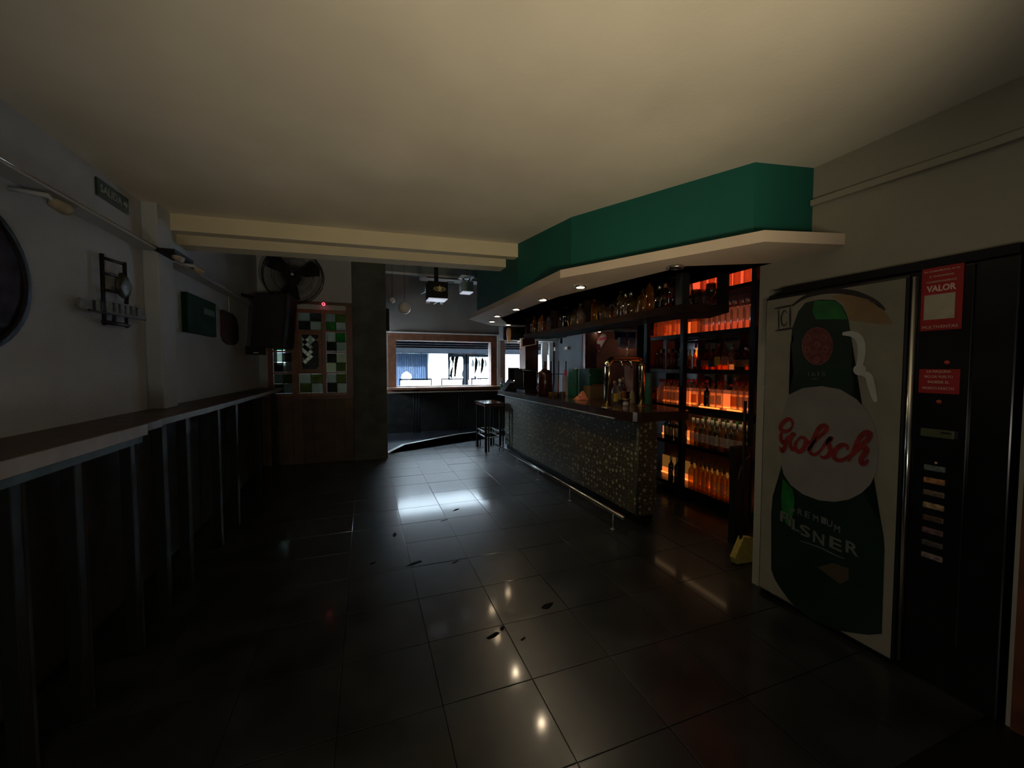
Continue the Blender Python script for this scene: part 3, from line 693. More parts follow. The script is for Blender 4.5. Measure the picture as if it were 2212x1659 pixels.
# row five : front and back files of pale-capped wine bottles
row(.65, lin(3.66, 2.90, 12), lambda k: ('wine', 'olive' if k % 3 else 'yellow', 'white', 'white', 'wine bottle with pale cap and white label', .98), 'fifth shelf, front file', x=3.67)
row(.65, lin(3.61, 2.94, 10), lambda k: ('wine', 'olive', 'white' if k % 2 else 'green', 'cream', 'olive bottle with pale cap', 1.02), 'fifth shelf, back file', x=3.78)
row(.65, [4.15, 4.05, 3.95, 3.85], lambda k: ('wine', 'dark', 'white', 'cream', 'dark bottle with pale cap', .95), 'fifth shelf left bay')
row(.65, [2.74, 2.62], lambda k: ('wine', 'olive', 'green', 'cream', 'green capped bottle', 1.0), 'fifth shelf behind the right upright')
# row six
row(.12, lin(3.68, 2.95, 12), lambda k: ('wine', 'yellow', 'brown', 'yellow' if k in (1, 6, 8) else ('cream' if k % 2 else None), 'amber bottle lit from below', 1.08), 'bottom shelf right bay', x=3.68)
row(.12, [4.05, 3.95, 3.86], lambda k: ('wine', 'dark', 'white', None, 'dark bottle', .95), 'bottom shelf left bay')

# ================================================================== HANGING BOTTLE SHELF OVER THE BAR
hs = thing('hanging_shelf', 'dark wooden shelf hung from the soffit above the bar, crowded with glassware', 'shelf', (2.4, 3.8, 2.0))
fr = [(2.18, 5.40), (2.215, 2.47), (2.25, 2.40), (2.33, 2.35), (2.60, 2.27), (2.75, 2.60), (2.56, 2.75), (2.56, 5.40)]
obj('shelf_board', PR([(x, y, 1.985) for x, y in fr], (0, 0, .06)), mat('hanging_shelf_wood', (.014, .007, .005), .8, var=.3, spec=.04), hs)
for y in (5.37, 4.55, 3.72): obj('divider', B(2.20, 2.50, y-.02, y+.02, 2.045, 2.79), M['divider'], hs)
obj('divider', B(2.24, 2.31, 2.37, 2.44, 2.045, 2.79), M['black'], hs)
obj('divider', B(2.57, 2.63, 2.30, 2.36, 2.045, 2.79), M['black'], hs)
obj('upper_board', B(2.22, 2.52, 2.60, 5.35, 2.42, 2.44), M['wood_dark'], hs)
obj('assumed_amber_strip', B(2.50, 2.512, 3.0, 5.34, 2.047, 2.085), mat('assumed_amber_strip', (.8, .5, .2), .5, emit=(1, .42, .08), es=1.5), hs, label='assumed dim amber light strip at the back of the shelf')  # assumed strip, added to give the glassware its amber glow
obj('back_board', B(2.535, 2.55, 2.75, 5.38, 2.045, 2.79), M['wood_dark'], hs)
k = 0; y = 5.28; rr = random.Random(5)
gm = {}
while y > 2.50:
    if all(abs(y-d) > .065 for d in (5.37, 4.55, 3.72)):
        typ = rr.choice(['tumbler', 'tumbler', 'goblet', 'bot', 'bot'])
        side = 'far end' if y > 4.55 else ('middle bay' if y > 3.72 else 'near bay')
        lab = 'on the hanging shelf, %s item from its far end' % ORD[k]
        xo = 2.28+rr.uniform(-.02, .03)
        if typ == 'bot':
            gc = rr.choice(['olive', 'amber', 'dark', 'yellow', 'clear'])
            bottle(rr.choice(['spirit', 'squat', 'wine']), (xo, y, 2.045), gc, rr.choice(['black', 'silver', 'brown']), None, '%s glass bottle %s' % ({'dark': 'dark green'}.get(gc, gc), lab), 'glassware on the hanging shelf', .95)
        else:
            g = rr.choice(['clear', 'olive', 'clear'])
            key = typ+g
            if key not in gm:
                if typ == 'tumbler': bmq = L([(.024, 0), (.028, .004), (.036, .13), (.033, .13), (.026, .012), (.001, .01)], 12)
                else: bmq = L([(.032, 0), (.030, .004), (.005, .01), (.005, .07), (.03, .09), (.040, .13), (.034, .18), (.031, .18), (.036, .13), (.027, .093), (.001, .085)], 12)
                bmesh.ops.recalc_face_normals(bmq, faces=bmq.faces)
                gm[key] = bpy.data.meshes.new(key); bmq.to_mesh(gm[key]); bmq.free(); gm[key].materials.append(G[g])
            o = bpy.data.objects.new('tumbler_glass' if typ == 'tumbler' else 'goblet', gm[key]); COL.objects.link(o); o.location = (xo, y, 2.045)
            tag(o, '%s %s %s' % ('olive tinted' if g == 'olive' else 'clear', 'straight tumbler' if typ == 'tumbler' else 'stemmed goblet', lab), 'glass', 'glassware on the hanging shelf')
        k += 1
    y -= .072+rr.uniform(0, .012)

for q_, (x, y) in enumerate(((2.30, 2.46), (2.37, 2.45), (2.44, 2.44), (2.50, 2.42), (2.555, 2.40))):
    key = ['tumblerolive', 'gobletclear', 'tumblerolive', 'tumblerclear', 'gobletolive'][q_]
    if key not in gm: key = list(gm)[0]
    o = bpy.data.objects.new('tumbler_glass' if 'tumbler' in key else 'goblet', gm[key]); COL.objects.link(o); o.location = (x, y, 2.045)
    tag(o, '%s %s on the turned near end of the hanging shelf' % (ORD[q_], 'tumbler' if 'tumbler' in key else 'goblet'), 'glass', 'glassware on the near end of the hanging shelf')
# ================================================================== DOWNLIGHTS
dl = [((1254, 617), 'bulb', 'brightest recessed downlight in the pale ledge, nearest of the lit ones'), ((1173, 645), 'bulb', 'lit recessed downlight, second along the ledge'), ((1115, 666), 'bulb', 'lit recessed downlight, third along the ledge'),
      ((1074, 681), 'bulb_dim', 'dim recessed downlight near the far tip of the ledge'), ((1063, 693), 'bulb_dim', 'lit recessed downlight closest to the tip of the ledge'), ((1098, 700), 'bulb_dim', 'lit downlight at the far inner edge of the ledge, above the speaker'), ((1460, 575), None, 'unlit recessed downlight in the ledge near the right wall')]
for (px, py), mm, lab in dl:
    p = P(px, py, z=2.28)
    t = thing('recessed_downlight', lab, 'light', (p.x, p.y, 2.262), 'downlights in the pale ledge')
    obj('trim_ring', L([(.036, 2.262), (.052, 2.262), (.054, 2.279), (.036, 2.279), (.036, 2.262)], 18, c=(p.x, p.y, 0)), M['steel'], t)
    obj('bulb', L([(.001, 2.266), (.030, 2.268), (.032, 2.279), (.001, 2.279)], 14, c=(p.x, p.y, 0)), M[mm] if mm else M['black_gloss'], t)
for (px, py), lab in (((1295, 713), 'small lit downlight in the terracotta room ledge, left one'), ((1368, 716), 'bright downlight in the terracotta room ledge, right one')):
    p = P(px, py, y=7.9)
    t = thing('recessed_downlight', lab, 'light', (p.x, 7.9, 2.38), 'downlights of the terracotta room')
    obj('trim_ring', L([(.03, 2.38), (.055, 2.38), (.055, 2.399), (.03, 2.399)], 14, c=(p.x, 7.9, 0)), M['steel'], t)
    obj('bulb', L([(.001, 2.372), (.028, 2.378), (.028, 2.399), (.001, 2.399)], 14, c=(p.x, 7.9, 0)), M['bulb_dim'] if px > 1350 else M['bulb_faint'], t)

# ================================================================== VENDING MACHINE
vm = thing('vending_machine', 'tall black drinks vending machine with a beer bottle poster door', 'vending machine', (2.95, 1.40, 0))
obj('body', B(2.60, 3.25, .84, 1.955, 0, 2.05, .006), M['black_gloss'], vm)
obj('cornice', B(2.585, 3.2, .84, 1.86, 2.05, 2.095, .004), M['black'], vm)
XD = 2.572
dr = obj('door', B(XD, 2.60, 1.19, 1.955, .02, 2.035, .012), M['black_gloss'], vm, label='black framed door with the poster')
def dpx(px, py, lay=0): return P(px, py, x=XD-.0012-.0008*lay)
TH = (-.0006, 0, 0)
def sheet(name, pts, m, lay, label=None):
    o = obj(name, PR([dpx(*p, lay) for p in pts], TH), m, dr, label=label); return o
Pz = lambda z: z
def rect(y0, y1, z0, z1, lay): 
    x = XD-.0012-.0008*lay
    return [(x, y0, z0), (x, y1, z0), (x, y1, z1), (x, y0, z1)]
ps = obj('poster', PR(rect(1.945, 1.205, .035, 2.02, 0), TH), M['poster'], dr, label='weathered beige beer poster')
def sh(name, pts, m, lay, label=None): return obj(name, PR([dpx(*p, lay) for p in pts], TH), m, dr, label=label)
def ell(cx, cy, rx, ry, n=28): return [(cx+rx*math.cos(2*PI*i/n), cy+ry*math.sin(2*PI*i/n)) for i in range(n)]
sh('poster_glow', [(1795, 640), (1830, 634), (1880, 648), (1908, 668), (1930, 700), (1900, 700), (1836, 692), (1822, 655)], M['poster_tan'], 1)
bot = [(1771, 647), (1804, 648), (1819, 660), (1828, 677), (1833, 691), (1836, 718), (1839, 730), (1840, 768), (1822, 774), (1822, 791), (1827, 817), (1842, 861),
       (1870, 950), (1862, 1062), (1891, 1097), (1904, 1130), (1909, 1160), (1911, 1187), (1908, 1252), (1905, 1369), (1874, 1371), (1809, 1362), (1749, 1336), (1707, 1300), (1685, 1270), (1673, 1250), (1666, 1230), (1666, 1110), (1669, 1072), (1686, 1015), (1700, 930),
       (1704, 849), (1715, 801), (1716, 774), (1707, 770), (1707.5, 739), (1719, 735), (1712, 726), (1711, 710), (1725, 672), (1740, 654), (1756, 650)]
sh('printed_bottle', bot, M['pgreen'], 2, 'dark green printed bottle')
sh('printed_highlight', [(1760, 650), (1804, 650), (1818, 662), (1831, 690), (1780, 689), (1762, 690), (1755, 672)], M['pgreen2'], 3, 'bright green light on the bottle cap')
sh('printed_highlight', [(1691, 1034), (1700, 1045), (1712, 1056), (1716, 1075), (1714, 1110), (1700, 1135), (1689, 1110), (1688, 1070)], M['pgreen2'], 3, 'bright green light on the bottle shoulder')
sh('printed_label_disc', [(1703+0, 853), (1735, 838), (1775, 834), (1815, 841), (1850, 862), (1877, 892), (1893, 931), (1898, 975), (1893, 1020), (1880, 1047), (1860, 1066), (1834, 1079), (1804, 1084), (1770, 1081), (1735, 1068), (1708, 1048), (1693, 1025), (1687, 1000), (1686, 960), (1690, 900)], M['plabel'], 4, 'grey round bottle label')
sh('printed_medallion', ell(1766, 747.5, 33, 40), M['pmed'], 3, 'round dark red medallion')
bmg = bmesh.new(); NX = (-1, 0, 0)
q = ell(1766, 747.5, 33, 40, 24); ribbon(bmg, [dpx(*p, 4) for p in q+[q[0]]], .004, NX, .0005, 1)
for cx0, cy0 in ((1745, 730), (1779, 730), (1743, 755), (1783, 755), (1763, 777), (1764, 745)):
    ribbon(bmg, [dpx(cx0-6, cy0, 4), dpx(cx0, cy0-6, 4), dpx(cx0+6, cy0, 4), dpx(cx0, cy0+6, 4), dpx(cx0-6, cy0, 4)], .005, NX, .0005, 3)
obj('medallion_ornament', bmg, mat('medallion_ink', (.22, .06, .06), .6), dr)
bmg = bmesh.new()
ribbon(bmg, [dpx(*p, 1) for p in ((1712, 660), (1738, 642), (1772, 632), (1805, 629), (1840, 632), (1868, 641), (1895, 655), (1911, 670))], .028, NX, .0006, 5)
obj('printed_arc', bmg, M['pblack'], dr)
bmg = bmesh.new()
ribbon(bmg, [dpx(*p, 4) for p in ((1820, 721), (1838, 721), (1852, 727), (1860, 742), (1861, 765), (1857, 790), (1857, 800))], .038, NX, .0006, 5)
ribbon(bmg, [dpx(*p, 4) for p in ((1848, 800), (1862, 806), (1876, 812), (1882, 832), (1887, 852), (1892, 868))], .034, NX, .0008, 5)
prism(bmg, [dpx(*p, 5) for p in ell(1857, 799, 14, 12, 16)], TH)
obj('printed_swing_clip', bmg, M['pclip'], dr, label='grey printed swing-top clip')
bmg = bmesh.new()
for a, b, w in (((1673, 667), (1714, 659), .013), ((1675, 714.5), (1716, 708), .013), ((1682, 668), (1682.5, 712), .010), ((1707, 663), (1707, 708), .012)):
    ribbon(bmg, [dpx(*a, 4), dpx((a[0]+b[0])/2, (a[1]+b[1])/2, 4), dpx(*b, 4)], w, NX, .0006, 2)
ribbon(bmg, [dpx(*p, 4) for p in ((1700, 676), (1694, 671), (1688, 684), (1689, 698), (1694, 704), (1700, 696))], .010, NX, .0006, 4)
obj('printed_emblem', bmg, M['pblack'], dr, label='black ICI shaped line emblem')
Z2 = lambda X, Y: dpx(1640+X/5.183, 840+Y/5.183, 6)
st = [[(372, 420), (372, 370), (340, 338), (300, 350), (250, 400), (240, 450), (290, 476), (340, 460), (372, 418)],
      [(262, 480), (240, 530), (262, 600), (300, 585), (318, 540)], [(300, 545), (296, 630), (258, 700), (232, 650)],
      [(322, 520), (345, 600), (350, 665)], [(345, 600), (372, 510), (412, 520)], [(350, 662), (378, 676), (400, 650)],
      [(440, 560), (405, 620), (420, 690), (465, 700), (515, 640), (520, 570), (480, 540), (440, 560)], [(515, 560), (560, 610)],
      [(545, 690), (640, 570), (745, 470), (755, 425), (715, 412), (660, 460), (600, 590), (566, 680), (590, 730), (650, 725), (700, 670)],
      [(690, 690), (760, 590), (812, 548), (775, 600), (800, 680), (780, 745), (725, 772), (680, 748)],
      [(990, 685), (985, 640), (925, 628), (862, 680), (838, 750), (872, 795), (940, 795), (1020, 740)],
      [(1000, 812), (1060, 690), (1120, 560), (1190, 490), (1240, 500), (1225, 560), (1150, 625), (1080, 650)],
      [(1025, 770), (1100, 685), (1180, 652), (1205, 690), (1150, 775), (1145, 830), (1185, 835), (1222, 790)]]
bmg = bmesh.new()
for k_, s in enumerate(st): ribbon(bmg, [Z2(*p) for p in s], .028, NX, .0004+.00015*k_, 5)
obj('lettering_grolsch', bmg, M['pred'], dr, label='red script lettering Grolsch')
def ptext(s, a, b, size, m, lay=6, bold=0, par=None):
    A, Bp = dpx(*a, lay), dpx(*b, lay); A.x = Bp.x = XD-.0012-.0008*lay
    text('lettering', s, m, (A+Bp)/2, (Bp-A), (0, 0, 1), size, par or dr, (Bp-A).length, bold)
for ch, px, py in zip('PREMIUM', (1711, 1727, 1743, 1762, 1779, 1792, 1808), (1110, 1112, 1118, 1126, 1131, 1137, 1149)):
    p = dpx(px, py, 4); text('lettering', ch, M['ptext'], p, (0, -1, 0), (0, 0, 1), .055, dr, .03, .001)
for ch, px, py in zip('PILSNER', (1694, 1707, 1719, 1738, 1768, 1803, 1838), (1128, 1137, 1146, 1158, 1174, 1186, 1196)):
    p = dpx(px, py, 4); text('lettering', ch, M['ptext'], p, (0, -1, -.06), (0, 0, 1), .095, dr, .024 if ch == 'I' else .065, .002)
ptext('1615', (1744, 812), (1781, 812), .036, M['ptext'], 4)
bmg = bmesh.new(); ribbon(bmg, [dpx(1753, 818, 4), dpx(1760, 818, 4), dpx(1768, 818, 4)], .006, NX, .0006, 1)
ribbon(bmg, [dpx(1727, 1168, 4), dpx(1770, 1182, 4), dpx(1800, 1197, 4), dpx(1825, 1207, 4)], .008, NX, .0006, 2); obj('printed_line', bmg, M['ptext'], dr)
sh('dispensing_flap', [(1765, 1225), (1800, 1216), (1833, 1228), (1834, 1252), (1815, 1262)], mat('flap_brown', (.05, .04, .02), .5), 4)
obj('chrome_pillar', T([(2.585, 1.176, .05), (2.585, 1.176, 2.02)], .014, 10), M['chrome'], vm, label='vertical chrome bar between door and control column')
cp = obj('control_panel', B(2.588, 2.60, .97, 1.16, .25, 2.04, .004), M['black_gloss'], vm)
XC = 2.5865
def cbox(name, y0, y1, z0, z1, m, par=cp, x=XC, th=.003, lab=None): return obj(name, B(x-th, x, y0, y1, z0, z1, .0006), m, par, label=lab)
cbox('price_card', 1.003, 1.150, 1.747, 2.050, M['red'], lab='red price card headed VALOR')
cbox('price_box', 1.028, 1.137, 1.80, 1.92, M['paper'], x=XC-.003, th=.001, lab='blank pale price field')
def ct(s, zc, size, width, m=M['redtext'], bold=0, yc=1.078): text('lettering', s, m, (XC-.0045, yc, zc), (0, -1, 0), (0, 0, 1), size, cp, width, bold)
ct('VALOR', 1.935, .040, .104, bold=.0012); ct('MULTIVENTAS', 1.757, .020, .125)
ct('EN CONSUMICION, AL PIE', 2.028, .012, .125); ct('EL VALOR INGRESAR', 2.003, .012, .085); ct('CORRESPONDIENTE', 1.977, .012, .105)
cbox('notice_card', 1.000, 1.145, 1.443, 1.560, M['red'], lab='red notice card with four lines of text')
for s, z, w in (('LA MAQUINA', 1.543, .085), ('NO DA VUELTO', 1.518, .10), ('INGRESE EL', 1.492, .075), ('MONTO EXACTO', 1.462, .112)): ct(s, z, .017, w, yc=1.073)
def cpx(px, py): return P(px, py, x=XC)
for (px, py), lab in (((2046, 783), 'small red number button above the notice card'), ((2029, 868), 'small red round sign below the notice card')):
    p = cpx(px, py); obj('indicator', L([(.010, -.003), (.010, 0)], 12, c=(XC, p.y, p.z), axis='X'), mat('indicator_red', (.45, .05, .02), .4), cp, label=lab)
a, b = cpx(1993, 922), cpx(2064, 952)
obj('bill_slot', B(XC-.018, XC, b.y, a.y, b.z+.006, a.z-.004, .003), mat('bill_slot_green', (.06, .065, .03), .45), cp, label='greenish plastic bill acceptor')
obj('slot_opening', B(XC-.0195, XC-.018, b.y+.01, b.y+.045, b.z+.028, b.z+.036), M['black'], cp)
cs = [(.10, .13, .12), (.30, .13, .05), (.11, .08, .06), (.30, .20, .10), (.07, .035, .02), (.11, .06, .06), (.05, .04, .04), (.16, .12, .11)]
for k, c in enumerate(cs):
    py = 1012+k*27.2
    p = cpx(2020-k*.9, py)
    obj('selection_button', B(XC-.008, XC, p.y-.039+.0, p.y+.039, p.z-.014, p.z+.014, .006), mat('button_%d' % k, c, .5, var=.5, scale=50), cp, label='drink selection button, %s from the top' % ORD[k])
p = cpx(2022, 1000); obj('star_indicator', L([(.006, -.002), (.006, 0)], 5, c=(XC, p.y, p.z), axis='X'), M['redtext'], cp)
struct('wainscot_right', B(2.60, 2.62, -3.1, .80, 0, 1.2), M['wood_dark'])

# ================================================================== BROOM and BIN by the wall end
t = thing('broom', 'yellow-bristled broom standing against the wall end beside the black board', 'broom', (2.76, 2.26, 0))
p1, p2, p3, p4 = P(1607, 1162, y=2.26), P(1626, 1162, y=2.26), P(1640, 1226, y=2.26), P(1588, 1212, y=2.26)
bmq = PR([p1, p2, (p3.x+.02, 2.26, .02), (p3.x-.05, 2.26, .0), (p4.x+.02, 2.26, .01), (p4.x, 2.26, .06)], (0, .05, 0)); obj('bristles', bmq, M['yellow'], t, label='fan of yellow bristles')
obj('handle', T([(2.80, 2.285, .16), (2.815, 2.29, .70), (2.83, 2.30, 1.30)], .012, 8), M['plastic'], t)
b0 = P(1577, 970, y=2.61); b1 = P(1622, 972, y=2.55)
t = thing('folding_board', 'upright black board with painted arched highlight standing in front of the lit shelves', 'board', ((b0.x+b1.x)/2, 2.58, 0))
w = b1.x-b0.x
pr = [(b0.x, 2.55, 0), (b0.x+w*.92, 2.55, 0), (b0.x+w*.92, 2.55, b0.z*.45), (b0.x+w, 2.55, b0.z-.08), (b0.x+w, 2.55, b0.z), (b0.x, 2.55, b0.z)]
obj('panel', PR(pr, (0, .06, 0)), M['plastic'], t)
bmq = bmesh.new(); tube(bmq, [(b0.x+.02, 2.54, b0.z-.26), (b0.x+.045, 2.54, b0.z-.17), (b0.x+.09, 2.54, b0.z-.09), (b0.x+w-.02, 2.54, b0.z-.05)], .007, 6); obj('arched_highlight', bmq, mat('dull_brown_highlight', (.09, .07, .05), .5), t)  # brown tube stands in for a curved highlight on the black board
obj('top_cap', B(b0.x-.005, b0.x+w+.01, 2.54, 2.615, b0.z, b0.z+.025, .006), M['plastic'], t)

# ================================================================== LEFT LEDGE
ll = thing('wall_ledge', 'long drinks ledge on posts along the left wall with pale front edge', 'ledge', (-1.35, 1.5, 0))
obj('top_board', B(XL, -1.17, -1.2, 3.0, 1.205, 1.25, .003), M['ledge_wood'], ll)
obj('front_strip', B(-1.17, -1.155, -1.2, 2.79, 1.19, 1.25, .002), M['ledge_edge'], ll, label='pale front edge strip')
obj('blue_underlining', B(-1.19, -1.175, -1.2, 2.78, 1.15, 1.19), mat('blue_gray_paint', (.03, .06, .08), .6), ll)
for y in (.9, 1.95, 2.28, 2.72):
    obj('post', B(-1.24, -1.19, y-.03, y+.02, 0, 1.205, .003), M['black'], ll)
    obj('post_edge', B(-1.195, -1.185, y+.022, y+.030, 0, 1.19), M['panel_dark'], ll)
l2 = thing('wall_ledge', 'narrower dark drinks ledge along the left wall beyond the pillar', 'ledge', (-1.4, 5, 0))
bmq = bmesh.new(); prism(bmq, [(XL, 3.0, 1.21), (-1.19, 3.0, 1.21), (-1.17, 3.76, 1.21), (-1.20, 6.9, 1.21), (XL, 6.9, 1.21)], (0, 0, .04)); obj('top_board', bmq, M['ledge_wood'], l2)
for y in (3.1, 3.45, 4.1, 4.6, 5.5, 6.4): obj('post', B(-1.26, -1.20, y-.03, y+.03, 0, 1.21, .003), M['black'], l2)
wn = struct('wainscot_left', B(XL, XL+.012, -1.2, 7.1, 0, 1.20), M['panel_dark'])
for k in range(20):
    y0 = -1.2+k*.415; obj('wall_panel', B(XL+.012, XL+.03, y0+.006, min(y0+.409, 7.1), .02, 1.19, .003), M['panel_dark'], wn)

# ================================================================== LEFT WALL FITTINGS
tr = thing('cable_tray', 'long metal cable tray with bright edge high on the left wall', 'tray', (-1.49, 3, 2.45))
obj('tray', B(XL, -1.44, .6, 3.75, 2.44, 2.455), M['wall_left'], tr)
obj('bright_edge', T([(-1.44, .6, 2.452), (-1.44, 3.75, 2.46)], .005, 6), M['chrome'], tr)
obj('tray_jog', B(-1.45, -1.33, 3.70, 4.05, 2.43, 2.455), M['plastic'], tr)
obj('tray', B(XL, -1.43, 4.0, 7.0, 2.42, 2.435), M['wall_left'], tr)
obj('bright_edge', T([(-1.43, 4.05, 2.432), (-1.43, 7.0, 2.44)], .004, 6), M['steel'], tr)
for q, x, lab in (((133, 447), -1.42, 'white spotlight under the cable tray, nearest, above the round picture'), ((386, 557), -1.36, 'white oval spotlight on the tray beside the pillar'), ((430, 585), -1.38, 'small white spotlight behind the pillar, farthest of three')):
    p = P(*q, x=x)
    t = thing('wall_spotlight', lab, 'spotlight', (p.x, p.y, p.z), 'spotlights under the cable tray')
    obj('arm', T([(XL, p.y-.10, p.z+.03), (p.x, p.y-.09, p.z+.02), (p.x, p.y-.04, p.z)], .012), M['wall_left'], t)
    obj('head', L([(.010, -.07), (.026, -.055), (.032, .025), (.028, .04), (.008, .045)], 12, c=(p.x, p.y, p.z), axis='Y'), M['shade'], t)
# exit sign
es = thing('exit_sign', 'dark green exit sign reading SALIDA with an arrow, high on left wall', 'sign', (XL+.01, 3.405, 2.63))
obj('plate', B(XL+.0, XL+.012, 3.23, 3.58, 2.635, 2.745, .002), M['exit_green'], es)
text('lettering', 'SALIDA', M['exit_text'], (XL+.014, 3.372, 2.668), (0, 1, 0), (0, 0, 1), .068, es, .235, .001)
bmq = bmesh.new(); prism(bmq, [(XL+.013, 3.51, 2.68), (XL+.013, 3.535, 2.68), (XL+.013, 3.535, 2.664), (XL+.013, 3.565, 2.69), (XL+.013, 3.535, 2.716), (XL+.013, 3.535, 2.70), (XL+.013, 3.51, 2.70)], (.0015, 0, 0)); obj('arrow', bmq, M['exit_text'], es)
# round picture
rp_ = thing('round_picture', 'large round dark framed picture cut by the left edge of the photo', 'picture', (XL+.02, 2.35, 1.62))
cy_, cz_, R_ = 2.31, 1.965, .335
obj('disc', L([(.001, 0), (R_-.03, 0), (R_-.03, .012), (.001, .012)], 40, c=(XL+.005, cy_, cz_), axis='X'), M['art'], rp_)
obj('frame_ring', L([(R_-.032, 0), (R_, 0), (R_, .025), (R_-.032, .025), (R_-.032, 0)], 40, c=(XL+.002, cy_, cz_), axis='X'), M['black'], rp_)
# pipe-frame sign with small letters
ps_ = thing('metal_wall_sign', 'black metal wall sign of bars, a round boss and a lettered crossbar', 'sign', (XL+.03, 3.5, 1.9))
ZX = lambda X, Y: P(170+X/7.9, 520+Y/7.9, x=XL+.035)
for a, b, r in (((390, 220), (440, 1440), .012), ((390, 285), (770, 400), .010), ((780, 370), (790, 600), .012), ((400, 545), (640, 600), .010), ((400, 830), (820, 920), .009), ((820, 950), (815, 1080), .012), ((420, 1385), (850, 1450), .013), ((610, 1260), (600, 1390), .010), ((812, 1300), (820, 1490), .010)):
    obj('bar', T([ZX(*a), ZX(*b)], r, 6), M['plastic'], ps_)
c0 = ZX(760, 770)
obj('boss', L([(.001, 0), (.05, .0), (.085, .012), (.085, .02), (.05, .03), (.001, .035)], 18, c=(XL+.02, c0.y, c0.z), axis='X'), mat('dull_bronze', (.04, .035, .025), .5, .3, var=.5, scale=30), ps_)
a, b = ZX(60, 1090), ZX(1110, 1270)
cb = obj('crossbar', PR([ZX(150, 1165), ZX(1115, 1345), ZX(1110, 1365), ZX(150, 1195)], (.012, 0, 0)), M['plastic'], ps_)
obj('crossboard', PR([ZX(20, 970), ZX(440, 1040), ZX(740, 1075), ZX(1110, 1200), ZX(1115, 1345), ZX(150, 1165), ZX(20, 1140)], (-.008, 0, 0)), mat('greenish_board', (.13, .135, .10), .7, var=.4, scale=25), ps_)
for k, (X, Y) in enumerate(((270, 1100), (400, 1110), (610, 1135), (710, 1160), (810, 1180), (900, 1190), (1000, 1215))):
    p = ZX(X, Y); obj('lettering', B(XL+.032, XL+.040, p.y-.018, p.y+.006, p.z-.03, p.z+.028, .003), M['plastic'], ps_)
# green poster and brown plaque
t = thing('green_wall_sign', 'dark green rectangular beer sign on the left wall beyond the pillar', 'sign', (XL+.02, 4.76, 1.89))
obj('panel', B(XL, XL+.05, 4.40, 5.13, 1.89, 2.25, .006), M['green_sign'], t)
obj('pale_print', B(XL+.05, XL+.052, 4.78, 5.08, 2.10, 2.16), mat('pale_green_print', (.05, .09, .05), .6, var=.4, scale=40), t)
t = thing('hanging_plaque', 'brown oblong plaque with rounded ends hanging on a cord', 'plaque', (XL+.03, 5.68, 1.85))
pl = [(5.40, 1.93), (5.46, 1.87), (5.6, 1.84), (5.78, 1.84), (5.90, 1.87), (5.97, 1.93), (5.97, 2.10), (5.90, 2.18), (5.76, 2.22), (5.40, 2.22)]
obj('board', PR([(XL+.01, y, z) for y, z in pl], (.03, 0, 0)), M['brown_plaque'], t)
obj('cord', T([(XL+.02, 5.68, 2.22), (XL+.02, 5.68, 2.42)], .004, 5), M['white'], t)
# speaker
t = thing('loudspeaker', 'large black loudspeaker hung in front of the stained glass window', 'speaker', (-1.15, 6.1, 1.85))
a, b, c, d = P(548, 640, y=6.0), P(622, 634, y=6.0), P(612, 752, y=6.0), P(540, 748, y=6.0)
obj('cabinet', PR([a, b, c, d], (.05, .45, 0)), M['plastic'], t)
obj('grille', PR([a*.93+c*.07-Vector((0, .012, 0)), b*.93+d*.07-Vector((0, .012, 0)), c*.93+a*.07-Vector((0, .012, 0)), d*.93+b*.07-Vector((0, .012, 0))], (0, .01, 0)), M['black'], t)
obj('bracket', T([(a.x+.1, 6.3, a.z-.02), (XL, 6.3, a.z+.06)], .02, 6), M['black'], t)
a, b = P(531, 748, y=6.4), P(566, 766, y=6.4)
t = thing('wall_amplifier', 'small black box with a white light below the big loudspeaker', 'amplifier', (a.x, 6.5, b.z))
obj('case', B(XL, b.x, 6.4, 6.65, b.z, a.z, .006), M['plastic'], t)
p = P(553, 762, y=6.395); obj('indicator', B(p.x-.03, p.x+.03, 6.39, 6.4, p.z-.006, p.z+.006), mat('indicator_white', (.6, .6, .6), .4), t)
# wall fan
fc = P(634, 596, y=6.78)
fan = thing('wall_fan', 'large round black wall fan above the stained glass window', 'fan', (fc.x, 6.9, fc.z-.42))
Rf = .415
bmq = bmesh.new()
for yy in (6.70, 6.84):
    for r in (Rf*(.99 if yy > 6.8 else .97), Rf*.66, Rf*.33):
        tube(bmq, [(fc.x+r*math.cos(2*PI*i/32), yy+(0 if r > Rf*.9 or yy > 6.8 else -.03), fc.z+r*math.sin(2*PI*i/32)) for i in range(32)], .006 if r > Rf*.9 else .0025, 5, closed=True)
for i in range(96):
    a = 2*PI*i/96; ca, sa = math.cos(a), math.sin(a)
    tube(bmq, [(fc.x+.06*ca, 6.665, fc.z+.06*sa), (fc.x+Rf*.66*ca, 6.67, fc.z+Rf*.66*sa), (fc.x+Rf*.98*ca, 6.71, fc.z+Rf*.98*sa), (fc.x+Rf*.98*ca, 6.84, fc.z+Rf*.98*sa)], .0034, 4)
obj('wire_cage', bmq, M['black'], fan, kind='stuff')
for k in range(3):
    a0 = 2*PI*k/3+.4; bmq = bmesh.new()
    pts = []
    for s, w0 in ((.07, -.25), (.2, -.45), (.36, -.35), (.385, 0), (.36, .35), (.2, .40), (.07, .3)):
        a = a0+w0; pts.append((fc.x+s*math.cos(a), 6.76+.04*w0, fc.z+s*math.sin(a)))
    prism(bmq, pts, (0, .004, 0)); obj('blade', bmq, M['plastic'], fan)
obj('hub', L([(.001, -.10), (.04, -.09), (.055, -.06), (.055, 0)], 16, c=(fc.x, 6.765, fc.z), axis='Y'), M['plastic'], fan)
obj('hub_badge', L([(.001, 0), (.022, .0), (.022, .004), (.001, .004)], 14, c=(fc.x, 6.655, fc.z), axis='Y'), M['fabric'], fan, label='small pale badge on the hub')
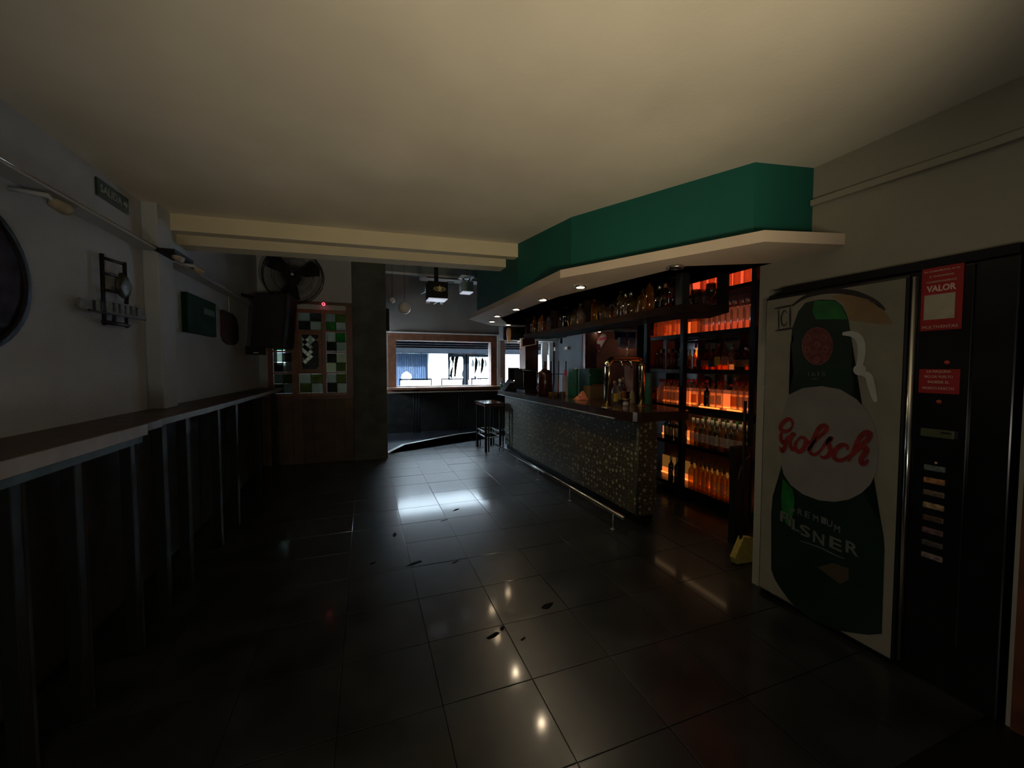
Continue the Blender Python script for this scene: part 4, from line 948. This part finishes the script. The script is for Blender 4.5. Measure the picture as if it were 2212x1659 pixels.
obj('motor', L([(.001, 0), (.07, 0), (.08, .05), (.07, .14), (.001, .15)], 16, c=(fc.x, 6.85, fc.z), axis='Y'), M['plastic'], fan)
obj('bracket', T([(fc.x, 6.98, fc.z), (fc.x, 7.14, fc.z-.04)], .025, 8), M['black'], fan)
p = P(699, 657, y=7.1); t = thing('smoke_sensor', 'tiny pink glowing round indicator above the stained glass window', 'sensor', (p.x, 7.1, p.z))
obj('ring', L([(.016, 0), (.024, 0), (.024, .03), (.016, .03), (.016, 0)], 14, c=(p.x, 7.08, p.z), axis='Y'), M['red_led'], t)
obj('base', L([(.001, .0), (.016, 0), (.016, .03), (.001, .03)], 12, c=(p.x, 7.085, p.z), axis='Y'), mat('sensor_dark_pink', (.25, .05, .08), .5), t)

# ================================================================== BEYOND THE BEAM
for q, r, lab in (((847.5, 648), .050, 'small white ball hanging beside the concrete pier'), ((874, 665), .103, 'larger white ball pendant, right of the small one')):
    p = P(*q, y=6.9)
    t = thing('globe_pendant', lab, 'globe', (p.x, p.y, p.z-r), 'white globes beyond the beam')
    obj('globe', L([(max(.001, r*math.sin(PI*i/12)), -r*math.cos(PI*i/12)) for i in range(13)], 20, c=p), mat('globe_white', (.68, .66, .63), .35), t)
    obj('cord', T([(p.x, p.y, p.z+r-.004), (p.x, p.y, ZF)], .003, 5), M['black'], t)
# black lightbox with emblem
a, b = P(925.5, 606, y=6.0), P(968, 645, y=6.0)
t = thing('hanging_lightbox', 'black hanging box lamp with gold star emblem and white lit underside', 'lightbox', ((a.x+b.x)/2, 6.15, b.z))
obj('case', B(a.x, b.x, 6.0, 6.30, b.z, a.z, .004), M['plastic'], t)
obj('diffuser', B(a.x+.005, b.x-.005, 6.005, 6.30, b.z-.012, b.z), M['glow_white'], t, label='white glowing underside')
cxm = (P(942, 600, y=6.0).x+P(949, 600, y=6.0).x)/2
obj('stem', B(cxm-.028, cxm+.028, 6.1, 6.16, a.z, ZF-.0), M['plastic'], t)
ec = P(950, 624, y=5.995)
em = obj('emblem_oval', PR([(ec.x+.098*math.cos(i*PI/12), 5.997, ec.z+.038*math.sin(i*PI/12)) for i in range(24)], (0, -.002, 0)), M['gold'], t, label='gold oval emblem')
sp = []
for i in range(10):
    r = .058 if i % 2 == 0 else .022; an = PI/2+i*PI/5; sp.append((ec.x+r*.7*math.cos(an), 5.994, ec.z+r*math.sin(an)*1.05))
obj('emblem_star', PR(sp, (0, -.002, 0)), mat('star_gold', (.95, .85, .5), .5), t, label='gold star')
text('lettering', 'ST', M['black'], (ec.x-.055, 5.994, ec.z-.015), (1, 0, 0), (0, 0, 1), .045, t, .05)
text('lettering', 'R', M['black'], (ec.x+.04, 5.994, ec.z-.015), (1, 0, 0), (0, 0, 1), .045, t, .026)
text('lettering', 'A', M['black'], (ec.x, 5.991, ec.z-.012), (1, 0, 0), (0, 0, 1), .035, t, .022)
a = P(984.5, 650, y=7.5)
t = thing('wall_spotlight', 'small pale lamp head below the right corner of the hanging lightbox', 'spotlight', (P(954, 650, y=8.5).x, 8.5, 2.6))
p = P(954, 652, y=8.6); obj('head', L([(.03, -.05), (.035, 0), (.03, .06)], 12, c=(p.x, 8.6, p.z)), M['white'], t)
obj('arm', T([(p.x, 8.6, p.z+.05), (p.x, 9.6, p.z+.1)], .012, 6), M['white'], t)
p = P(924, 638, y=8.6); t = thing('pennant_light', 'pale tapering wall light left of the hanging lightbox', 'light', (p.x, 8.6, p.z-.2))
obj('shade', L([(.045, .18), (.06, .12), (.03, -.06), (.012, -.12)], 12, c=(p.x, 8.6, p.z)), M['white'], t)
obj('foot', B(p.x-.035, p.x+.045, 8.57, 8.63, p.z-.16, p.z-.12), M['white'], t)
obj('arm', T([(p.x, 8.6, p.z+.1), (p.x, 9.6, p.z+.2)], .01, 6), M['white'], t)
# gray box lamp
a, b = P(999, 606, y=6.6), P(1023, 630, y=6.6)
t = thing('hanging_box_lamp', 'grey-green hanging box lamp with pale underside near the teal soffit', 'lamp', ((a.x+b.x)/2, 6.7, b.z))
obj('case', B(a.x, b.x, 6.6, 6.85, b.z, a.z, .006), M['graybox'], t)
obj('diffuser', B(a.x+.006, b.x-.006, 6.6, 6.84, b.z-.014, b.z), M['glow_white'], t)
mx_ = (a.x+b.x)/2
for dx_ in (-.07, .06): obj('bracket_arm', T([(mx_+dx_*.3, 6.7, a.z), (mx_+dx_, 6.7, a.z+.06)], .012, 6), M['black'], t)
obj('bracket_plate', B(mx_-.12, mx_+.10, 6.55, 6.8, a.z+.06, a.z+.085), M['white'], t)
obj('stem', T([(mx_, 6.7, a.z+.08), (mx_, 6.7, ZF)], .015, 6), M['black'], t)
# air conditioner
a, b = P(908, 590, y=9.3), P(1045, 612, y=9.3)
t = thing('air_conditioner', 'long white air conditioner high on the far wall', 'air conditioner', ((a.x+b.x)/2, 9.4, b.z))
obj('casing', B(a.x, b.x, 9.15, 9.6, b.z, a.z-.03, .05), M['white'], t)
obj('air_slot', B(a.x+.12, b.x-.02, 9.14, 9.16, a.z-.12, a.z-.095), M['wood_dark'], t, label='dark red slot line')
obj('display', B(P(966, 603, y=9.14).x, P(981, 603, y=9.14).x, 9.135, 9.15, a.z-.19, a.z-.175), M['black'], t)
# far wall bracket left (dark hanging lamp)
a = P(838, 672, y=7.4); t = thing('wall_bracket', 'narrow dark fitting on the far side of the concrete pier', 'bracket', (a.x+.03, 7.4, 2.0))
obj('body', B(.345, .40, 7.20, 7.30, P(838, 715, y=7.3).z, P(838, 668, y=7.3).z, .006), M['plastic'], t)
obj('clip', T([(.37, 7.25, P(838, 715, y=7.3).z), (.37, 7.25, P(838, 723, y=7.3).z), (.345, 7.25, P(838, 723, y=7.3).z)], .006, 6), M['white'], t)
# window bar (shelf) and its rod posts
wb = thing('window_bar', 'reddish wooden drinks bar under the large street window', 'bar top', (1.8, 9.45, 0))
obj('top_board', B(.46, 3.16, 9.30, 9.6, 1.055, 1.10, .003), mat('window_bar_top', (.35, .18, .12), .35, var=.2), wb)
obj('apron', B(.46, 3.16, 9.57, 9.6, .96, 1.055), mat('window_bar_apron', (.22, .08, .05), .5, var=.2), wb)
obj('front_edge', B(.46, 3.16, 9.285, 9.30, .985, 1.0), M['cream'], wb)
for px in (900, 997):
    p = P(px, 880, y=9.38)
    for dx_ in (-.06, 0, .06): obj('post_rod', T([(p.x+dx_, 9.38, .024), (p.x+dx_, 9.38, 1.055)], .014, 6), M['black'], wb)
wv = struct('wainscot_far', B(XL, 4.7, 9.58, 9.6, .02, .95), M['panel_dark'])
# high table
ht = thing('high_table', 'black metal high stool-table with shiny square top at the far end of the bar', 'table', (2.22, 7.25, 0))
obj('table_top', B(2.02, 2.42, 6.90, 7.62, .875, .905, .004), mat('table_top_gloss', (.03, .025, .022), .12, var=.2), ht)
obj('apron', B(2.04, 2.40, 6.93, 7.59, .845, .875), M['wood_dark'], ht)
for x, y in ((2.06, 6.96), (2.06, 7.54), (2.34, 6.96), (2.34, 7.54)):
    obj('leg', B(x-.02, x+.02, y-.02, y+.02, 0, .845, .002), M['black'], ht)
    obj('leg', B(x+.045, x+.065, y-.012, y+.012, 0, .845), M['black'], ht)
for z in (.27, .36):
    for x in (2.06, 2.34): obj('stretcher', B(x-.01, x+.01, 6.98, 7.52, z-.01, z+.01), M['steel'], ht)
    for y in (6.96, 7.54): obj('stretcher', B(2.08, 2.32, y-.01, y+.01, z-.01, z+.01), M['steel'], ht)

# ================================================================== ON THE BAR
ZB = 1.13
def base(px, py): return P(px, py, z=ZB)
def yz(px, py, y): return P(px, py, y=y)
# beer tap arch
tb = P(1388, 879, z=ZB); ya = 3.62
tap = thing('beer_tap_tower', 'polished brass arch-shaped beer tap tower on the bar top', 'beer tap', (2.70, ya, ZB))
xl_, xr_ = P(1311, 850, y=ya).x, P(1386, 850, y=ya).x; zt = P(1350, 777, y=ya).z; r_ = .075
rad = .034
arch = [(xl_, ya, ZB), (xl_, ya, zt-r_)]+[(xl_+r_-r_*math.cos(a), ya, zt-r_+r_*math.sin(a)) for a in [PI/2*i/6 for i in range(1, 7)]]+\
       [(xr_-r_+r_*math.sin(a), ya, zt-r_+r_*math.cos(a)) for a in [PI/2*i/6 for i in range(0, 7)]]+[(xr_, ya, ZB)]
obj('arch', T(arch, rad, 14), M['brass'], tap)
for x in (xl_, xr_): obj('base_flange', L([(.06, 0), (.06, .008), (.045, .02)], 16, c=(x, ya, ZB)), M['brass'], tap)
for x, h in ((xl_+.12, .20), (xl_+.24, .16)):
    obj('tap_spout', T([(x, ya-.03, zt-.01), (x, ya-.09, zt-.02), (x, ya-.10, zt-.09)], .010, 8), M['chrome'], tap)
obj('tap_handle', T([(P(1356, 762, y=ya).x, ya, zt+rad-.005), (P(1355, 735, y=ya).x, ya, P(1355, 735, y=ya).z)], .008, 8), M['chrome'], tap)
obj('handle_grip', L([(.008, 0), (.014, .02), (.012, .07), (.016, .09), (.004, .10)], 10, c=(P(1354, 735, y=ya).x, ya, P(1354, 735, y=ya).z-.005)), M['brown_plaque'], tap)
# bottles seen through the arch
bottle('spirit', (P(1328, 850, y=3.9).x, 3.9, ZB), 'clear', 'brown', 'yellow', 'bottle with bright yellow label standing inside the tap arch', 'bottles behind the tap', 1.0, -PI/2+.3)
bottle('spirit', (P(1339, 850, y=4.1).x, 4.1, ZB), 'clear', 'white', 'cream', 'clear bottle with white cap right of the yellow-labelled one', 'bottles behind the tap', 1.05, -PI/2)
bottle('slim', (P(1347, 850, y=4.05).x, 4.05, ZB), 'amber', 'brown', 'orange', 'amber bottle behind the tap arch', 'bottles behind the tap', .95, -PI/2)
p = P(1352, 868, y=3.75); t = thing('cocktail_strainer_bowl', 'shallow metal bowl on a foot inside the tap arch', 'bowl', (p.x, 3.75, ZB))
obj('bowl', L([(.02, .045), (.06, .075), (.062, .08), (.056, .08), (.001, .05)], 16, c=(p.x, 3.75, ZB)), M['brass'], t)
obj('foot', L([(.035, 0), (.03, .045), (.02, .047)], 14, c=(p.x, 3.75, ZB)), M['fabric'], t)
p = P(1366, 850, y=3.95); solo('squeeze_bottle', L([(.03, 0), (.032, .01), (.032, .12), (.02, .145), (.008, .15), (.006, .19)], 12, c=(p.x, 3.95, ZB)), mat('cream_plastic', (.30, .24, .14), .5), 'cream plastic squeeze bottle inside the right side of the tap arch', 'bottle')
p = P(1352, 830, y=4.35); t = thing('coffee_grinder', 'dark coffee grinder silhouette behind the tap arch', 'grinder', (p.x, 4.35, ZB))
obj('body', L([(.09, 0), (.09, .10), (.07, .14), (.085, .17), (.085, .20)], 14, c=(p.x, 4.35, ZB)), M['plastic'], t)
obj('hopper', L([(.06, .20), (.09, .25), (.075, .29), (.03, .31), (.001, .31)], 14, c=(p.x, 4.35, ZB)), M['amber'], t)
# papers
a, b = P(1349, 789, y=4.15), P(1362, 838, y=4.15)
t = thing('paper_notice', 'pale papers pinned upright seen through the tap arch', 'paper', (a.x, 4.15, ZB))
obj('sheet', B(a.x, (a.x+b.x)/2-.005, 4.15, 4.153, b.z, a.z), M['fabric'], t); obj('sheet', B((a.x+b.x)/2, b.x+.05, 4.16, 4.163, b.z-.05, a.z-.01), M['fabric'], t)
obj('stand', B(a.x, b.x+.05, 4.165, 4.18, ZB, a.z-.05), M['plastic'], t)
# green crates
def crate(px0, px1, pt, y, d, lab, star=False):
    a, b = P(px0, pt, y=y+d), P(px1, pt, y=y); a.z = b.z
    t = thing('green_box', lab, 'box', ((a.x+b.x)/2, y+d/2, ZB), 'green boxes on the bar')
    obj('carton', B(a.x, b.x, y, y+d, ZB, a.z, .004), M['green_box'], t)
    zz = ZB+(a.z-ZB)
    if star:
        c = P(1274, 810, y=y-.002); pts = []
        for i in range(10):
            r = .022 if i % 2 == 0 else .009; an = PI/2+i*PI/5; pts.append((c.x+r*math.cos(an), y-.001, c.z+r*math.sin(an)))
        obj('star_print', PR(pts, (0, -.001, 0)), M['fabric'], t)
    return t, a, b
t, a, b = crate(1227, 1250, 797, 5.05, .25, 'green upright carton on the bar, left of the wider one')
obj('white_tape', B(a.x, b.x-.01, 5.048, 5.1, a.z, a.z+.018), M['white'], t)
q = P(1236, 832, y=5.049); obj('pale_label', B(q.x, q.x+.055, 5.047, 5.049, q.z-.012, q.z), M['card'], t)
t, a, b = crate(1251, 1302, 796, 5.02, .30, 'wide green carton with small star print on the bar', True)
t, a, b = crate(1395, 1405, 806, 3.74, .12, 'dark green box just right of the tap tower')
a, b = P(1270, 831, y=4.86), P(1300, 866, y=4.86)
t = thing('cardboard_box', 'open brown cardboard box in front of the wide green carton', 'box', ((a.x+b.x)/2, 4.89, ZB))
obj('carton', B(a.x, b.x, 4.80, 4.98, ZB, a.z-.02, .003), M['card'], t)
obj('flap', PR([(a.x, 4.80, a.z-.02), (b.x, 4.80, a.z-.02), (b.x+.01, 4.78, a.z+.01), (a.x+.02, 4.78, a.z+.01)], (0, .003, 0)), M['card'], t)
# orange cloth
a = P(1243, 863, z=ZB); b = P(1274, 864, z=ZB)
bmq = bmesh.new(); c0 = Vector((P(1258, 860, y=4.66).x, 4.66, ZB)); n1 = 12; rg = random.Random(2); grid = []
for i in range(n1+1):
    rowv = []
    for j in range(n1+1):
        u, v = i/n1*2-1, j/n1*2-1; rr_ = math.sqrt(u*u+v*v)
        h = max(0, (1-rr_**1.5))*.085*(1+.5*math.sin(5*u+3*v))+.003+rg.uniform(0, .008)*(rr_ < .95)
        rowv.append(bmq.verts.new((c0.x+u*.11*(1+.1*math.sin(4*v)), c0.y+.02+v*.07*(1+.12*math.sin(5*u)), ZB+max(h, .001))))
    grid.append(rowv)
for i in range(n1):
    for j in range(n1): bmq.faces.new((grid[i][j], grid[i+1][j], grid[i+1][j+1], grid[i][j+1])).smooth = True
solo('cleaning_cloth', bmq, M['cloth'], 'crumpled orange cleaning cloth on the bar in front of the cartons', 'cloth')
# big brown domed vessel with neck
p = P(1177, 840, y=5.6)
t = thing('demijohn', 'big dark brown domed jug with a straight neck on the bar', 'jug', (p.x, 5.6, ZB))
zz = lambda py: P(1177, py, y=5.6).z-ZB
obj('body', L([(.10, 0), (.115, .02), (.115, zz(808)), (.10, zz(803)), (.06, zz(799)), (.03, zz(797)), (.018, zz(796)), (.018, zz(783)), (.024, zz(781))], 20, c=(p.x, 5.6, ZB)), M['amber'], t)
obj('handle', T([(p.x-.11, 5.6, ZB+.16), (p.x-.14, 5.6, ZB+.12), (p.x-.11, 5.6, ZB+.04)], .008, 6), M['steel'], t)
# coffee machine
a, b = P(1128, 795, y=6.3), P(1163, 838, y=6.3)
t = thing('coffee_machine', 'dark boxy coffee machine with shiny top edge on the bar', 'coffee machine', ((a.x+b.x)/2, 6.4, ZB))
obj('housing', B(a.x, b.x, 6.3, 6.7, ZB+.05, P(1128, 797, y=6.3).z, .012), M['matte'], t)
obj('drip_tray', B(a.x+.01, b.x, 6.2, 6.6, ZB, ZB+.05, .004), M['plastic'], t)
obj('top_rail', T([(a.x, 6.29, P(1128, 799, y=6.3).z), (b.x, 6.29, P(1160, 802, y=6.3).z)], .006, 6), M['steel'], t)
for x in (a.x+.02, b.x-.04): obj('side_rail', T([(x, 6.29, ZB+.05), (x, 6.29, P(1128, 803, y=6.3).z)], .005, 6), M['steel'], t)
# monitor / till
a, b = P(1099, 794, y=6.9), P(1122, 832, y=6.9)
t = thing('cash_till', 'dark till screen with sloping base at the far end of the bar', 'till', ((a.x+b.x)/2, 6.95, ZB))
obj('screen', B(a.x, b.x, 6.9, 6.96, P(1110, 822, y=6.9).z, a.z, .01), M['matte'], t)
obj('base', PR([(a.x-.12, 6.8, ZB), (b.x+.06, 6.8, ZB), (b.x+.06, 6.8, ZB+.05), (a.x+.03, 6.8, P(1110, 822, y=6.9).z+.02)], (0, .25, 0)), M['plastic'], t)
for px in (1106, 1113): 
    p = P(px, 825, y=6.79); obj('key_row', B(p.x-.02, p.x+.025, 6.785, 6.8, p.z-.012, p.z), M['white'], t)
# gel dispenser
p = P(1082.5, 835, y=7.22)
t = thing('gel_bottle', 'small pump bottle half full of bright green gel at the bar far end', 'bottle', (p.x+.02, 7.22, ZB))
obj('gel', L([(.030, 0), (.032, .005), (.032, .085), (.001, .085)], 12, c=(p.x+.02, 7.22, ZB)), G['green'], t, label='bright green gel')
obj('bottle_wall', L([(.034, 0), (.034, .15), (.022, .17), (.014, .18)], 12, c=(p.x+.02, 7.22, ZB)), G['clear'], t)
obj('pump', T([(p.x+.02, 7.22, ZB+.17), (p.x+.02, 7.22, ZB+.225), (p.x-.01, 7.22, ZB+.225)], .008, 6), M['white'], t)
# glass rack
xs = [P(px, 800, y=5.95).x for px in (1190.5, 1207, 1223)]
t = thing('bottle_rack', 'black upright rack of three pairs of rods on the bar', 'rack', (xs[1], 5.95, ZB))
zt2 = P(1207, 780, y=5.95).z
for x in xs:
    obj('rod', B(x-.010, x, 5.95, 5.96, ZB, zt2), M['plastic'], t); obj('bright_rod', B(x+.001, x+.009, 5.95, 5.96, ZB, zt2), M['chrome'], t)
obj('cross_rod', T([(xs[0], 5.955, P(1207, 808, y=5.95).z), (xs[2]+.01, 5.955, P(1207, 808, y=5.95).z)], .005, 6), M['plastic'], t)
p = P(1222, 812, y=5.5)
t = thing('tissue_box', 'white box with a pink flap between the rack and the green carton', 'box', (p.x, 5.5, ZB))
obj('box', B(p.x-.035, p.x+.035, 5.45, 5.55, ZB, P(1222, 812, y=5.45).z, .003), M['fabric'], t)
obj('pink_flap', B(p.x-.02, p.x+.02, 5.50, 5.51, P(1222, 812, y=5.45).z, P(1222, 799, y=5.5).z), M['pink'], t)
p = P(1205, 838, y=5.25); t = thing('dark_bowl', 'dark round bowl of small fruit and glasses on the bar', 'bowl', (p.x, 5.25, ZB))
obj('bowl', L([(.03, 0), (.06, .03), (.07, .06), (.064, .06), (.001, .02)], 14, c=(p.x, 5.25, ZB)), M['plastic'], t)
for k, px in enumerate((1188, 1194, 1200, 1211, 1218)):
    p = P(px, 860, y=5.08); p.z = ZB
    solo('shot_glass', L([(.018, 0), (.02, .004), (.026, .085), (.023, .085), (.017, .01), (.001, .008)], 10, c=p), G['clear'] if k % 2 else G['yellow'], 'small %s glass on the bar, %s from the left' % ('clear' if k % 2 else 'amber-tinted', ORD[k]), 'glass', 'small glasses on the bar')

# ================================================================== AROUND THE WINDOW COLUMN
a, b = P(1126, 731, y=6.0), P(1158, 756, y=6.0)
t = thing('wall_screen', 'small dark tilted screen with pale frame hung below the shelf end', 'screen', ((a.x+b.x)/2, 6.0, b.z))
q = [P(1126, 745, y=6.0), P(1157, 741, y=6.0), P(1160, 728, y=6.0), P(1126, 731, y=6.0)]
q = [P(1126, 750, y=6.0), P(1159, 744, y=6.0), P(1157, 726, y=6.0), P(1125, 731, y=6.0)]
obj('frame', PR(q, (0, .05, 0)), M['white'], t)
cc = sum(q, Vector())/4
obj('display', PR([cc+(v-cc)*.82-Vector((0, .004, 0)) for v in q], (0, .004, 0)), M['black_gloss'], t)
obj('hanger', T([(cc.x, 6.03, cc.z), (cc.x, 6.03, 2.79)], .012, 6), M['black'], t)
a, b = P(1112, 703, y=6.6), P(1137, 735, y=6.6)
t = thing('loudspeaker', 'black loudspeaker hung at the far end of the hanging shelf', 'speaker', ((a.x+b.x)/2, 6.7, b.z))
obj('cabinet', B(P(1087, 710, y=6.6).x, b.x, 6.6, 6.85, b.z, a.z, .02), M['plastic'], t)
obj('hanger', T([((a.x+b.x)/2, 6.7, a.z), ((a.x+b.x)/2, 6.7, 2.3)], .012, 6), M['black'], t)
p = P(1099, 722, y=6.45)
t = thing('surfboard_ornament', 'tapering wooden surfboard-shaped ornament in front of the far loudspeaker', 'ornament', (p.x, 6.45, p.z-.14))
z0_, z1_ = P(1101, 741, y=6.45).z, P(1099, 708, y=6.45).z
obj('board', PR([(p.x+w_, 6.45, z0_+(z1_-z0_)*f) for w_, f in ((0, 0), (.03, .2), (.042, .5), (.04, .8), (.03, 1), (-.02, 1), (-.034, .8), (-.036, .5), (-.022, .2))], (0, .02, 0)), mat('ornament_wood', (.28, .17, .08), .5, var=.25), t)
obj('hook', T([(p.x, 6.46, z1_), (p.x, 6.46, 2.29)], .006, 6), M['black'], t)
# security camera and small fittings on the gray wall
p = P(1200, 703+5, x=4.6); p = P(1212, 727, x=4.55)
t = thing('dark_wall_bracket', 'dark bracket with a small camera on the grey far wall', 'camera', (p.x, p.y, p.z))
obj('arm', T([P(1195, 732, x=4.74), P(1222, 727, x=4.62)], .025, 6), M['plastic'], t)
obj('camera_body', T([P(1212, 730, x=4.62), P(1212, 742, x=4.62)], .035, 8), M['plastic'], t)
p = P(1198, 754, x=4.73); solo('wall_thermostat', B(4.72, 4.75, p.y-.05, p.y+.05, p.z-.05, p.z+.05, .012), M['white'], 'small white oval thermostat on the grey wall beside the window', 'thermostat')
p = P(1225, 752, x=4.70); solo('emergency_lamp', B(4.66, 4.75, p.y-.08, p.y+.08, p.z-.035, p.z+.035, .02), M['ledge'], 'small cream emergency lamp on the grey wall', 'lamp')
# skateboard deck
YK = 8.06
t = thing('skateboard_deck', 'white and pink skateboard deck mounted diagonally on the terracotta wall', 'skateboard', (P(1295, 745, y=YK).x, YK, P(1295, 765, y=YK).z))
A_, B_ = P(1286.5, 760, y=YK), P(1304, 728, y=YK); ax = (B_-A_); ln = ax.length; ax.normalize(); sd = ax.cross(Vector((0, 1, 0)))
def kp(s, w): return A_+ax*s+sd*w
hw = .078
deck = [kp(0, -hw), kp(0, hw), kp(ln, hw)]+[kp(ln+hw*math.sin(a), hw*math.cos(a)) for a in [PI*i/8 for i in range(1, 8)]]+[kp(ln, -hw)]
obj('deck', PR(deck, (0, .03, 0)), mat('deck_white', (.75, .68, .66), .5), t)
for s0, s1, w0, w1 in ((ln*.72, ln*.80, -hw, -hw*.1), ):
    pass
bmq = bmesh.new(); prism(bmq, [v-Vector((0, .003, 0)) for v in (kp(ln*.62, hw), kp(ln*.95, -hw), kp(ln*1.15, -hw*.8), kp(ln*.80, hw))], (0, .002, 0)); obj('pink_stripe', bmq, M['pink'], t)
bmq = bmesh.new(); prism(bmq, [v-Vector((0, .003, 0)) for v in (kp(ln*.0, -hw), kp(0, hw), kp(ln*.16, hw), kp(ln*.10, -hw))], (0, .002, 0)); obj('pink_tail', bmq, M['pred'], t)
cc = kp(ln*.3, 0); bmq = PR([cc+Vector((.075*math.cos(a), -.003, .085*math.sin(a))) for a in [2*PI*i/14 for i in range(14)]], (0, .002, 0)); obj('round_motif', bmq, mat('deck_motif', (.20, .03, .06), .5, var=.6, scale=30), t)
# flags
a, b = P(1328, 717, y=7.6), P(1372, 757, y=7.6)
t = thing('hanging_flag', 'blue and pale cloth flags hanging under the terracotta room ledge', 'flag', ((a.x+b.x)/2, 7.6, b.z))
bmq = bmesh.new()
def cloth(x0, x1, z0, z1, y, m, nm):
    bmq = bmesh.new(); n_ = 10; pv = None
    for i in range(n_+1):
        x = x0+(x1-x0)*i/n_; yy = y+.02*math.sin(i*1.7)
        cv = [bmq.verts.new((x, yy, z0+.03*math.sin(i*2.1))), bmq.verts.new((x, yy, z1))]
        if pv: bmq.faces.new((pv[0], cv[0], cv[1], pv[1]))
        pv = cv
    r = bmesh.ops.solidify(bmq, geom=bmq.faces[:], thickness=.004); obj(nm, bmq, m, t)
m_ = P(1350, 735, y=7.6)
cloth(a.x, b.x, m_.z, a.z, 7.6, M['blue'], 'blue_cloth'); cloth(P(1333, 757, y=7.55).x, P(1385, 757, y=7.55).x, b.z+.05, m_.z+.05, 7.52, M['fabric'], 'pale_cloth')
obj('flag_pole', T([(a.x-.05, 7.58, a.z), (b.x+.35, 7.58, a.z)], .012, 6), M['black'], t)
obj('flag_pole_hook', T([(a.x+.1, 7.58, a.z), (a.x+.1, 7.78, 2.41)], .008, 6), M['black'], t)
# pillar at end of the back bar with round poster
p0, p1 = P(1377, 800, y=4.6).x, P(1392, 800, y=4.6).x
bx_ = B(p0, p1, 4.52, 4.62, 0, 2.79, .004); struct('trim_11', bx_, M['matte'])
p = P(1252, 762, y=8.0)
p = P(1278, 785, y=8.05); solo('wall_notice', B(p.x-.10, p.x+.10, 8.085, 8.10, p.z-.10, p.z+.12), M['fabric'], 'small pale notice low on the terracotta wall beside the dark column', 'notice')
